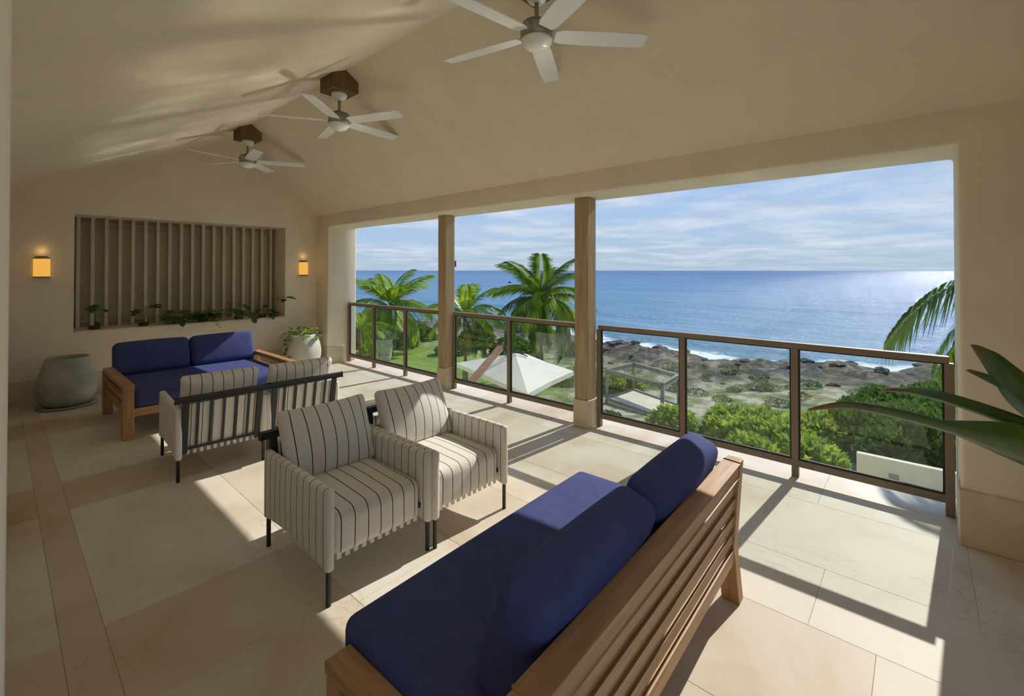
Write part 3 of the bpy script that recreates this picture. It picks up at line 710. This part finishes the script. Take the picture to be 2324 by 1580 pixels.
# plants along the sill
def sill_plant(x, label, stems, seed, off=.0):
    rnd = random.Random(seed)
    t = thing('philodendron', label, 'plant', (x, YF + .075, NZ0 + .012), 0, 'plants along the sill of the screen')
    B().lathe([(0, 0), (.055, 0), (.062, .04), (.055, .05), (0, .045)], 14).build('root_tray', 'soil', t)
    for (dx_, dy_, dz_, s, rot) in stems:
        tip = Vector((dx_, dy_, dz_))
        mid = Vector((dx_ * .4, dy_ * .3, max(dz_ * .9, .06) + .04))
        B().tube([(0, 0, .03), mid * .6, mid, tip], .0045, 6).build('stalk', 'stem', t, True)
        child('leaf', LPH, t, tip, (rnd.uniform(-.9, -.4) if dz_ < .12 else rnd.uniform(-.5, .1), rnd.uniform(-.3, .3), R(rot)), (s, s, s))
    return t
sill_plant(.88, 'two drooping dark leaves at the grey pot end of the sill', [(-.02, -.06, .33, .17, 160), (.05, -.05, .27, .15, 200), (.02, -.04, .10, .09, 180)], 1)
sill_plant(1.40, 'single dark leaf sprig leaning on the screen slats', [(.04, -.06, .27, .16, 250), (-.06, -.05, .24, .14, 140), (.12, -.05, .30, .1, 230)], 2)
sill_plant(1.72, 'lobed leaf hanging over the sill edge behind the far sofa', [(-.06, -.14, .13, .20, 175), (.06, -.12, .10, .17, 200), (.0, -.07, .2, .12, 150)], 3)
sill_plant(2.62, 'pair of lobed leaves spilling over the sill edge beside the fern', [(-.04, -.15, .16, .24, 170), (.15, -.15, .11, .22, 190), (.03, -.08, .24, .18, 220), (-.1, -.06, .28, .14, 120)], 4)
sill_plant(2.98, 'short leafy clump on the sill beside the last slats', [(-.06, -.06, .14, .14, 140), (.06, -.08, .12, .13, 210), (.0, -.05, .2, .12, 180), (.12, -.09, .06, .11, 190)], 5)
sill_plant(3.17, 'tall leaf arching off the sill towards the sconce', [(.12, -.18, .33, .17, 235), (.10, -.16, .30, .12, 150), (.0, -.07, .1, .11, 190), (-.1, -.08, .07, .1, 170)], 6)
fern = thing('fern', 'dense dark green fern mound in the middle of the sill', 'fern', (2.14, YF + .16, NZ0 + .012))
B().lathe([(0, 0), (.07, 0), (.08, .05), (0, .05)], 14).build('root_tray', 'soil', fern)
def fern_frond():
    vs = []; fs = []; n = 14
    for i in range(n):
        u = i / (n - 1); y = u; z = .55 * u - .75 * u * u; w = .16 * math.sin(math.pi * (u * .92 + .06)) + .01
        for sx in (-1, 1):
            b0 = len(vs); vs += [(0, y, z), (sx * w, y + .07, z - .03), (sx * w * .9, y + .10, z - .03), (0, y + .05, z)]; fs.append((b0, b0 + 1, b0 + 2, b0 + 3))
    m = bpy.data.meshes.new('fern_frond'); m.from_pydata(vs, [], fs); m.materials.append(M['leaf_mid']); return m
FF = fern_frond()
for i in range(46):
    a = R(random.uniform(60, 300)); s = random.uniform(.28, .46)
    child('frond', FF, fern, (random.uniform(-.22, .22), random.uniform(-.02, .02), .04), (random.uniform(-.05, .5), random.uniform(-.2, .2), a), (s, s, s))

# ================================================================ BIG-LEAVED PLANT BY THE SEA WALL
def strap_leaf(t, pts, widths, side, fold=.25, n=26, name='leaf'):
    """curved blade along control points; side = blade plane direction"""
    P = [Vector(p) for p in pts]
    def cr(u):
        f = u * (len(P) - 1); i = min(int(f), len(P) - 2); f -= i
        p0, p1, p2, p3 = P[max(i - 1, 0)], P[i], P[i + 1], P[min(i + 2, len(P) - 1)]
        return .5 * ((2 * p1) + (p2 - p0) * f + (2 * p0 - 5 * p1 + 4 * p2 - p3) * f * f + (3 * p1 - p0 - 3 * p2 + p3) * f ** 3)
    vs = []; fs = []; tips = []; sd0 = Vector(side)
    for i in range(n + 1):
        u = i / n; p = cr(u); d = (cr(min(1, u + .02)) - cr(max(0, u - .02))).normalized()
        sd = (sd0 - d * sd0.dot(d)).normalized(); up = sd.cross(d)
        f = u * (len(widths) - 1); j = min(int(f), len(widths) - 2); f -= j; w = widths[j] * (1 - f) + widths[j + 1] * f
        rip = 1 + .02 * math.sin(u * 40)
        vs += [p - sd * w * rip + up * w * fold, p - sd * w * .5 + up * w * fold * .35, p - up * .004, p + sd * w * .5 + up * w * fold * .35, p + sd * w * rip + up * w * fold]
        tips += [u] * 5
    for i in range(n):
        for k in range(4): a = i * 5 + k; fs.append((a, a + 1, a + 6, a + 5))
    m = bpy.data.meshes.new(name); m.from_pydata(vs, [], fs); m.materials.append(M['strelitzia'])
    at = m.attributes.new('tip', 'FLOAT', 'POINT'); at.data.foreach_set('value', tips)
    m.polygons.foreach_set('use_smooth', [True] * len(fs))
    o = bpy.data.objects.new(name, m); COL.objects.link(o); o.parent = t
    sm = o.modifiers.new('thickness', 'SOLIDIFY'); sm.thickness = .003
    return o
PB = Vector((2.05, -.98, 0))
sp_ = thing('bird_of_paradise', 'large dark green strap-leaved plant reaching in beside the balustrade end', 'plant', PB)
rel = lambda *p: tuple(Vector(p) - PB)
B().lathe([(0, 0), (.16, 0), (.20, .05), (.225, .2), (.23, .34), (.215, .35), (.205, .33), (.2, .28), (0, .28)], 36).build('pot', 'greypot', sp_, True)
B().lathe([(0, .27), (.2, .28), (.19, .30), (0, .31)], 24).build('soil', 'soil', sp_)
crown = (0, 0, .30)
strap_leaf(sp_, [crown, rel(1.98, -.62, .86), rel(1.94, -.33, 1.08), rel(2.06, -.145, 1.115), rel(2.26, .03, 1.10), rel(2.48, .24, 1.055), rel(2.62, .405, .975)], [.012, .018, .115, .105, .030, .028, .020, .004], (.45, -.40, -.75), .25)
strap_leaf(sp_, [crown, rel(2.14, -.66, .95), rel(2.22, -.34, 1.10), rel(2.42, -.12, 1.14), rel(2.60, .02, 1.13), rel(2.72, .125, 1.10)], [.012, .014, .026, .024, .016, .004], (.2, -.1, -.95), .9)
strap_leaf(sp_, [crown, rel(2.20, -.80, .80), rel(2.28, -.40, 1.10), rel(2.34, -.262, 1.21), rel(2.42, -.198, 1.30), rel(2.50, -.15, 1.362)], [.012, .018, .10, .095, .06, .003], (.75, .25, -.55), .15)
strap_leaf(sp_, [crown, rel(2.20, -.76, .86), rel(2.30, -.42, 1.14), rel(2.38, -.25, 1.218), rel(2.48, -.18, 1.243), rel(2.55, -.14, 1.255)], [.012, .014, .020, .020, .014, .003], (.2, 0, -1), .8)
strap_leaf(sp_, [crown, rel(2.10, -.9, .72), rel(2.16, -.58, .95), rel(2.22, -.38, .97), rel(2.26, -.26, 1.02)], [.012, .015, .05, .04, .003], (.5, .3, -.8), .2)
strap_leaf(sp_, [crown, rel(1.72, -1.06, 1.0), rel(1.50, -1.02, 1.5), rel(1.30, -.98, 1.72)], [.012, .02, .13, .004], (.4, .9, 0), .2)
strap_leaf(sp_, [crown, rel(2.5, -1.15, 1.0), rel(2.75, -1.18, 1.55), rel(2.95, -1.1, 1.8)], [.012, .02, .13, .004], (.4, -.9, 0), .2)

# ================================================================ OUTDOORS
GZ = -3.9; SEA = -5.2
shore = [(-60, 62), (-25, 52), (-10, 46), (-.9, 42.0), (.6, 38.7), (1.9, 37.4), (2.8, 38.2), (4.3, 38.4), (6.8, 36.5), (8.7, 34.1), (10.4, 33.9), (13.4, 35.5), (16.1, 35.5), (18.9, 36.7), (20.6, 35.2), (27, 39), (33.8, 41), (43, 35.8), (46, 34.5), (53, 31.4), (70, 27), (120, 14), (200, -20), (400, -120)]
def shx(y):
    for (a, xa), (b_, xb) in zip(shore, shore[1:]):
        if a <= y <= b_: return xa + (xb - xa) * (y - a) / (b_ - a)
    return shore[0][1] if y < shore[0][0] else shore[-1][1]
sst = lambda a, b_, x: (lambda t: t * t * (3 - 2 * t))(max(0, min(1, (x - a) / (b_ - a))))
def gz(x, y):
    d = shx(y) - x                      # metres inland
    n_ = noise.fractal(Vector((x * .22, y * .22, 0)), 1.0, 2.0, 4)
    z = GZ - .5 * sst(26, 6, d) + .12 * n_
    rk = sst(11, 6, d)
    z += rk * (.38 * noise.fractal(Vector((x * .7, y * .7, 3)), .8, 2.1, 4) + .10)
    z -= (1 - sst(-1.5, 2.2, d)) * 1.7
    return z, rk
gx = [4.3 + i * .55 for i in range(90)]; gy = [-40 + j * .62 for j in range(210)]
vs = []; rk_ = []; lw_ = []
for x in gx:
    for y in gy:
        z, r_ = gz(x, y); vs.append((x, y, z)); rk_.append(r_)
        lw_.append(sst(9.5, 12, y - (x - 8) * .25) * sst(25, 20, x) * (1 - r_))
ny = len(gy); fs = [(i * ny + j, (i + 1) * ny + j, (i + 1) * ny + j + 1, i * ny + j + 1) for i in range(len(gx) - 1) for j in range(ny - 1)]
m = bpy.data.meshes.new('ground'); m.from_pydata(vs, [], fs); m.materials.append(M['ground'])
for nme, dat in (('rocky', rk_), ('lawn', lw_)):
    a = m.attributes.new(nme, 'FLOAT', 'POINT'); a.data.foreach_set('value', dat)
m.polygons.foreach_set('use_smooth', [True] * len(fs))
g_ = bpy.data.objects.new('ground', m); COL.objects.link(g_); struct(g_, 'scrubby limestone coast below the terrace')

# sea
sxs = [-3 + i * .6 for i in range(40)]
while sxs[-1] < 9000: sxs.append(sxs[-1] + max(.8, (sxs[-1]) * .09))
sy = [-60 + j * 1.0 for j in range(160)]
sy = [-12000, -6000, -3000, -1500, -800, -400, -200, -120, -85] + sy + [112, 135, 170, 230, 330, 500, 900, 1800, 3500, 7000, 14000]
vs = []; fo = []
for q in sxs:
    for y in sy:
        yc = max(-60, min(200, y)); x = shx(yc) + q
        z = SEA + .10 * math.sin(q * .55 + .8 * math.sin(y * .08)) * sst(160, 20, q)
        vs.append((x, y, z))
        br = math.exp(-((q - 8.5 - 1.5 * math.sin(y * .21)) / 1.0) ** 2) * .30 * (.5 + .5 * math.sin(y * .37))
        fo.append(.80 * sst(9.5, 1.5, q) + br)
ny = len(sy); fs = [(i * ny + j, (i + 1) * ny + j, (i + 1) * ny + j + 1, i * ny + j + 1) for i in range(len(sxs) - 1) for j in range(ny - 1)]
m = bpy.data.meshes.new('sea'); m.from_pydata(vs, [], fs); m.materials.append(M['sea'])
a = m.attributes.new('foam', 'FLOAT', 'POINT'); a.data.foreach_set('value', fo)
m.polygons.foreach_set('use_smooth', [True] * len(fs))
se = bpy.data.objects.new('sea', m); COL.objects.link(se); tag(se, 'blue sea with small surf along the rocky shore', 'sea', kind='stuff')

# shoreline rocks
def rock_mesh(seed):
    t = bmesh.new(); bmesh.ops.create_icosphere(t, subdivisions=3, radius=1)
    for v in t.verts:
        n_ = noise.fractal(v.co * 1.3 + Vector((seed * 7.1, 0, 0)), .9, 2.0, 4)
        v.co *= 1 + .38 * n_
        v.co.z *= .55
    m = bpy.data.meshes.new('rock'); t.to_mesh(m); t.free(); m.materials.append(M['rock']); return m
RM = [rock_mesh(i) for i in range(5)]
rr = random.Random(3)
for i in range(110):
    y = rr.uniform(-3, 34); d = rr.uniform(-.6, 5) if rr.random() < .7 else rr.uniform(5, 10)
    x = shx(y) - d; s = rr.uniform(.16, .46) * (1 if d < 5 else .6)
    o = bpy.data.objects.new('shore_rock', RM[i % 5]); COL.objects.link(o)
    o.location = (x, y, max(gz(x, y)[0], SEA - .1) + s * .12); o.scale = (s, s * rr.uniform(.8, 1.5), s); o.rotation_euler = (0, 0, rr.uniform(0, 6))
    tag(o, 'dark jagged limestone rock on the shore at the waterline', 'rock', 'rocks along the waterline')

# ---------------------------------------------------------------- shrubs
def bush_mesh(name, mat, n, ls, seed, flat=.8):
    rnd = random.Random(seed); vs = []; fs = []
    for i in range(n):
        while True:
            p = Vector((rnd.uniform(-1, 1), rnd.uniform(-1, 1), rnd.uniform(0, 1)))
            if p.length < 1: break
        p = p.normalized() * (rnd.uniform(.55, 1) ** .5); lump = 1 + .22 * noise.noise(p * 2.3 + Vector((seed, 0, 0)))
        p *= lump; p.z *= flat
        d = (p.normalized() + Vector((rnd.uniform(-.9, .9), rnd.uniform(-.9, .9), rnd.uniform(-.2, .9)))).normalized()
        sd = d.cross(Vector((rnd.uniform(-1, 1), rnd.uniform(-1, 1), rnd.uniform(-1, 1)))).normalized()
        l = ls * rnd.uniform(.7, 1.3); w = l * .33; up = sd.cross(d) * l * .1; b0 = len(vs)
        vs += [p, p + d * l * .5 + sd * w + up, p + d * l, p + d * l * .5 - sd * w + up]; fs.append((b0, b0 + 1, b0 + 2, b0 + 3))
    m = bpy.data.meshes.new(name); m.from_pydata(vs, [], fs); m.materials.append(M[mat]); return m
def stem_mesh(seed):
    rnd = random.Random(seed); b = B()
    for i in range(7):
        a = rnd.uniform(0, 6.28); r = rnd.uniform(.3, .7)
        b.tube([(0, 0, -.15), (r * .4 * math.cos(a), r * .4 * math.sin(a), .3), (r * math.cos(a), r * math.sin(a), .65)], [.03, .02, .008], 5)
    me = bpy.data.meshes.new('stems'); b.bm.to_mesh(me); b.bm.free(); me.materials.append(M['trunk']); return me
BM = {'lime': [bush_mesh('foliage_lime', 'leaf_lime', 1100, .24, s) for s in (1, 2)], 'mid': [bush_mesh('foliage_mid', 'leaf_mid', 1500, .17, s) for s in (3, 4)],
      'low': [bush_mesh('foliage_low', 'leaf_mid', 500, .16, s, .5) for s in (5, 6)]}
SM = stem_mesh(9)
M['leaf_sage'] = leafmat('sage_green_leaf', srgb(104, 120, 84), srgb(160, 170, 130), .3)
BM['sage'] = [bush_mesh('foliage_sage', 'leaf_sage', 600, .15, s, .45) for s in (7, 8)]
br_ = random.Random(11)
def bush(kind, x, y, s, label, group, zs=1.0):
    z = gz(x, y)[0]
    t = thing('shrub', label, 'shrub', (x, y, z), br_.uniform(0, 360), group)
    child('foliage', br_.choice(BM[kind]), t, (0, 0, .05), (0, 0, 0), (s, s, s * zs)); child('stems', SM, t, (0, 0, 0), (0, 0, 0), (s, s, s * zs))
for (x, y, s) in [(15.6, 4.3, 1.0), (15.9, 3.2, 1.15), (14.8, 2.4, 1.0), (17.2, 4.9, .9), (16.9, 3.9, 1.0), (14.3, 3.6, .9), (17.8, 2.6, 1.0)]:
    bush('lime', x, y, s, 'bright lime-green leafy shrub right below the balustrade', 'lime shrubs below the balustrade')
for (x, y, s) in [(18.6, 1.4, 1.3), (19.8, .4, 1.5), (18.0, -.3, 1.5), (21.2, 1.6, 1.2), (22.4, .2, 1.5), (20.5, -1.4, 1.7), (23.8, -1.0, 1.6), (17.2, .6, 1.1), (24.6, 1.2, 1.0), (26, -.4, 1.2)]:
    bush('mid', x, y, s * .88, 'dense green leafy shrub behind the low cream wall', 'shrubs behind the low cream wall', 1.15)
for i in range(60):
    x = br_.uniform(16.5, 29); y = br_.uniform(1.5, 15) ; s = br_.uniform(.25, .7)
    if 15.5 < x < 21.5 and 6.6 < y < 11.5: continue
    bush('sage' if br_.random() < .65 else 'low', x, y, s, 'low grey-green coastal scrub tuft on the stony ground', 'scrub tufts on the stony ground', .7)
for (x, y, s) in [(19.9, 11.3, .8), (20.8, 10.7, .7), (16.0, 6.6, .8)]:
    bush('lime', x, y, s, 'bright green bush growing beside the driftwood pergola', 'bushes beside the driftwood pergola')
for (x, y, s) in [(22, 19, 1.3), (24, 21.5, 1.4), (21, 24, 1.2), (25, 26, 1.5), (20, 29, 1.4), (27, 18, 1.0), (18.5, 31, 1.6), (23, 31, 1.5), (14.5, 6.6, .6), (13.2, 6.2, .6), (15.6, 8.9, .5)]:
    bush('low' if s < .7 else 'mid', x, y, s, 'rounded green garden bush among the palms beyond the lawn' if s > .7 else 'small green bush at the edge of the cream parasol', 'garden bushes among the palms' if s > .7 else 'small bushes under the parasol edge')

# ---------------------------------------------------------------- palms
def frond_mesh(length, droop, mat, seed, leafl=.80, n=60, twist=0.0):
    """palm frond along +X rising then drooping; leaflets both sides"""
    rnd = random.Random(seed); vs = []; fs = []
    def P(u): return Vector((length * (u - .12 * droop * u * u), 0, length * (.30 * u - (.30 + .42 * droop) * u * u)))
    m_ = 14; rad = lambda u: .022 * (1 - .85 * u) * (length / 2.3)
    for i in range(m_ + 1):
        u = i / m_; p = P(u); r = rad(u)
        vs += [p + Vector((0, r, 0)), p + Vector((0, 0, r)), p + Vector((0, -r, 0)), p + Vector((0, 0, -r))]
    for i in range(m_):
        for k in range(4): a = i * 4; fs.append((a + k, a + (k + 1) % 4, a + 4 + (k + 1) % 4, a + 4 + k))
    for i in range(n):
        u = .14 + .86 * i / (n - 1); p = P(u); d = (P(min(1, u + .02)) - P(u - .02)).normalized()
        ll = leafl * length / 2.3 * (math.sin(math.pi * (.10 + .84 * (u - .14) / .86)) ** .6) * rnd.uniform(.88, 1.1)
        for sg in (-1, 1):
            sd = Vector((0, sg, 0)); dr = (d * .75 + sd * (.95 - .35 * u) + Vector((0, 0, .18))).normalized()
            w = .026 * length / 2.3; nr = dr.cross(Vector((0, 0, 1))).normalized()
            q1 = p + dr * ll * .5 + Vector((0, 0, -.04 * ll)); q2 = p + dr * ll + Vector((0, 0, -ll * (.45 + .30 * droop) * rnd.uniform(.7, 1.3)))
            b0 = len(vs); vs += [p, q1 + nr * w, q2, q1 - nr * w]; fs.append((b0, b0 + 1, b0 + 2, b0 + 3))
    m = bpy.data.meshes.new('frond'); m.from_pydata(vs, [], fs); m.materials.append(M[mat]); return m
FR = {(d, k): frond_mesh(2.3, d, k, int(d * 10) + (5 if k == 'palm' else 0)) for d in (.35, .8, 1.3) for k in ('palm', 'palm_lime')}
def palm(label, x, y, zc, size, n, seed, kind_p=.5, azs=None, trunk_r=.12, group='coconut palms in the garden'):
    rnd = random.Random(seed); z0 = gz(x, y)[0] - .1
    t = thing('palm_tree', label, 'palm', (x, y, z0), 0, group)
    hgt = zc - z0
    B().tube([(0, 0, 0), (.05, .03, hgt * .35), (.03, -.02, hgt * .7), (0, 0, hgt)], [trunk_r * 1.5, trunk_r, trunk_r * .9, trunk_r * .8], 12).build('trunk', 'trunk', t, True)
    for i in range(n):
        az = azs[i] if azs else 360 * (i * .618 % 1) + rnd.uniform(-14, 14)
        tier = i / n; el = 62 - 95 * tier + rnd.uniform(-8, 8)
        d = .35 if el > 35 else (.8 if el > -5 else 1.3)
        k = 'palm_lime' if rnd.random() < kind_p * (1.3 - tier) else 'palm'
        s = size * rnd.uniform(.85, 1.1)
        child('frond', FR[(d, k)], t, (0, 0, hgt), (rnd.uniform(-.25, .25), R(-el), R(az)), (s, s, s))
    return t
palm('coconut palm with bright arching frond standing by the grey garden pot', 17.5, 26.4, -.80, 1.38, 26, 1, .95)
palm('short young coconut palm between the two timber posts', 14.3, 15.6, -.50, .86, 18, 2, .9)
palm('large full-crowned coconut palm behind the timber post above the parasol', 18.6, 14.55, .12, 1.15, 34, 4, .45)
palm('coconut palm with dry drooping fronds at the end of the lawn', 13.6, 23.6, -1.75, .72, 14, 5, .7)
# palms behind the right-hand pier: fronds lean into the view, the taller one shades the terrace corner
def pier_palm(label, x, y, h, fronds):
    t = thing('palm_tree', label, 'palm', (x, y, GZ - .3), 0, 'coconut palms in the garden')
    B().tube([(0, 0, 0), (.05, .03, h * .45), (0, 0, h)], [.17, .13, .11], 12).build('trunk', 'trunk', t, True)
    for (az, el, d, k, s, dz) in fronds: child('frond', FR[(d, k)], t, (0, 0, h + dz), (0, R(-el), R(az)), (s, s, s))
pier_palm('coconut palm with fronds hanging beside the pier near the big-leaved plant', 8.9, -1.40, 6.0,
    [(97, -10, .8, 'palm', .90, -.12), (88, -22, 1.3, 'palm', .82, -.2), (106, -36, .35, 'palm_lime', .80, -.25), (84, -44, .35, 'palm_lime', .82, -.3), (128, -56, .35, 'palm', .8, -.5),
     (200, 30, .8, 'palm', .9, 0), (250, 10, .8, 'palm', 1, -.1), (300, 30, .8, 'palm', 1, -.1), (340, 5, .8, 'palm', 1, -.1), (20, -8, .8, 'palm', .9, -.1), (230, -20, 1.3, 'palm', 1, -.3), (10, -30, 1.3, 'palm', .9, -.3), (275, 55, .35, 'palm', .8, 0), (180, -40, .8, 'palm', .9, -.3)])
pier_palm('tallest coconut palm, rising beyond the pier near the big-leaved plant', 9.7, -2.15, 7.80,
    [(101, 14, .35, 'palm', .84, 0), (72, 34, .35, 'palm', .8, 0), (140, 20, .35, 'palm', .8, 0), (150, 20, .8, 'palm', 1, 0), (190, 40, .8, 'palm', 1, 0), (230, 15, .8, 'palm', 1, 0), (270, 30, .8, 'palm', 1, 0), (310, 10, .8, 'palm', 1, 0), (350, 30, .8, 'palm', 1, 0), (30, 10, .8, 'palm', 1, 0), (250, -25, 1.3, 'palm', 1, -.2), (330, -25, 1.3, 'palm', 1, -.2)])

# ---------------------------------------------------------------- parasol, pergola, pot, wall, boat
PC = Vector((11.15, 9.6, GZ))
pa = thing('cantilever_parasol', 'large cream canvas parasol with timber arm seen from above', 'parasol', PC)
pr = lambda x, y, z: Vector((x, y, z)) - PC
cs = [pr(11.95, 8.05, -1.50), pr(8.97, 7.45, -1.50), pr(10.35, 11.75, -1.50), pr(13.2, 11.0, -1.50)]
ctr = pr(11.05, 9.7, -1.02)
b = B()
for i in range(4):
    a, c = cs[i], cs[(i + 1) % 4]; mid = (a + c) / 2 + (ctr - (a + c) / 2) * .04
    mid.z = a.z - .01
    b.mesh([a, mid, ctr], [(0, 1, 2)]); b.mesh([mid, c, ctr], [(0, 1, 2)])
    dn = Vector((0, 0, -.12)); b.mesh([a, mid, mid + dn, a + dn], [(0, 1, 2, 3)]); b.mesh([mid, c, c + dn, mid + dn], [(0, 1, 2, 3)])
cn = b.build('canopy', 'canvas', pa); sm = cn.modifiers.new('thickness', 'SOLIDIFY'); sm.thickness = .012
for i in range(4):
    B().bar(ctr - Vector((0, 0, .05)), cs[i] - Vector((0, 0, .05)), .03, .03).build('rib', 'greywood', pa)
hub = pr(10.75, 10.0, -.78); low = pr(7.75, 8.75, -1.62)
B().bar(low, hub, .13, .15, .02).build('arm', 'redwood', pa)
mast = pr(7.75, 8.75, GZ)
B().bar(mast, low, .20, .20, .01).build('mast', 'redwood', pa)
B().lathe([(0, 0), (.07, .02), (.08, .18), (.04, .24), (0, .25)], 12, tuple(hub - Vector((0, 0, .1)))).build('hub', 'dkmetal', pa)
for dv in ((.25, .2), (-.3, .1), (.15, -.4), (.5, -.1)):
    B().tube([hub, ctr + Vector((dv[0], dv[1], -.06))], .02, 6).build('stay', 'dkmetal', pa)
B().box(mast.x - .45, mast.x + .45, mast.y - .45, mast.y + .45, -.3, .10, .02).build('base_slab', 'whitewall', pa)

pg = thing('driftwood_pergola', 'low grey driftwood pergola over a sandy platform on the stony shore', 'pergola', (18.45, 8.85, gz(18.45, 8.85)[0] + .12))
B().prism([(-1.45, -1.5), (.55, -1.35), (1.6, 1.3), (-.6, 1.5)], -.15, .06, 'z').build('platform', 'sand', pg)
pc = [(-1.45, -1.45), (.50, -1.30), (1.55, 1.25), (-.6, 1.45)]
for (x, y) in pc: B().tube([(x, y, -.25), (x, y, .6), (x + .01, y, 1.30)], [.085, .08, .08], 10).build('post', 'greywood', pg, True)
for i in range(4):
    a, c = pc[i], pc[(i + 1) % 4]; B().bar((a[0], a[1], 1.28), (c[0], c[1], 1.28), .12, .16, .01).build('beam', 'greywood', pg)
    B().bar((a[0], a[1], .07), (c[0], c[1], .07), .09, .10, .01).build('kerb', 'greywood', pg)

op = thing('garden_pot', 'tall grey garden pot standing on the lawn among palm fronds', 'pot', (15.9, 24.8, gz(15.9, 24.8)[0]))
B().lathe([(0, -.1), (.42, -.1), (.52, .3), (.58, .9), (.54, 1.25), (.58, 1.35), (.52, 1.38), (.49, 1.2), (0, 1.15)], 32).build('body', 'greypot', op, True)
for i in range(9):
    child('frond', FR[(.8, 'palm')], op, (0, 0, 1.15), (0, R(-62 + random.uniform(-12, 12)), R(i * 40)), (.36, .36, .36))

ww = thing('garden_wall', 'low cream rendered wall with a small grey vent below the balustrade', 'wall', (13.42, -.25, gz(13.4, 0)[0]))
hgt = -2.62 - gz(13.4, 0)[0]
B().box(-.02, .14, -1.9, 1.38, -.2, hgt, .01).build('panel', 'whitewall', ww)
B().box(-.85, .0, -1.9, 1.15, -.2, hgt - .55, .01).build('bench_top', 'whitewall', ww)
B().box(-.032, -.018, .62, .80, hgt - .42, hgt - .30, .003).build('vent', 'nickel', ww)

bt = thing('boat', 'small dark boat far out on the sea beside the palm crown', 'boat', (186.1, 167.0, SEA), 40)
B().cushion(3.2, .8, .32, .3, (0, 0, 0), Matrix.Translation((0, 0, .22))).build('hull', 'dkmetal', bt, True)
B().cushion(.9, .5, .18, .1, (0, 0, 0), Matrix.Translation((-.4, 0, .66))).build('cabin', 'redwood', bt, True)

# unseen pool added below the terrace so its water throws sun onto the ceiling
pm, pnt, pb = base_mat('pool_water'); PL = pnt.links.new
pb.inputs['Base Color'].default_value = (.10, .32, .36, 1); pb.inputs['Roughness'].default_value = .10; pb.inputs['Specular IOR Level'].default_value = 1.0
ptc = nd(pnt, 'ShaderNodeTexCoord'); pn = nd(pnt, 'ShaderNodeTexNoise'); pn.inputs['Scale'].default_value = .8; PL(ptc.outputs['Object'], pn.inputs['Vector'])
pbp = nd(pnt, 'ShaderNodeBump'); pbp.inputs['Strength'].default_value = 1; pbp.inputs['Distance'].default_value = .03; PL(pn.outputs['Fac'], pbp.inputs['Height']); PL(pbp.outputs[0], pb.inputs['Normal'])
M['pool'] = pm
po = thing('reflector_pool', 'unseen rectangular pool with pale stone coping, added to bounce sun onto the ceiling', 'pool', (10.2, 3.3, GZ + .35))
B().box(-1.9, 1.9, -4.2, 3.6, -.45, .22).build('water', 'pool', po)
cp = B()
for q in ((-2.2, -1.9, -4.5, 3.9), (1.9, 2.2, -4.5, 3.9), (-1.9, 1.9, -4.5, -4.2), (-1.9, 1.9, 3.6, 3.9)): cp.box(*q, -.45, .30, .01)
cp.build('coping', 'whitewall', po)
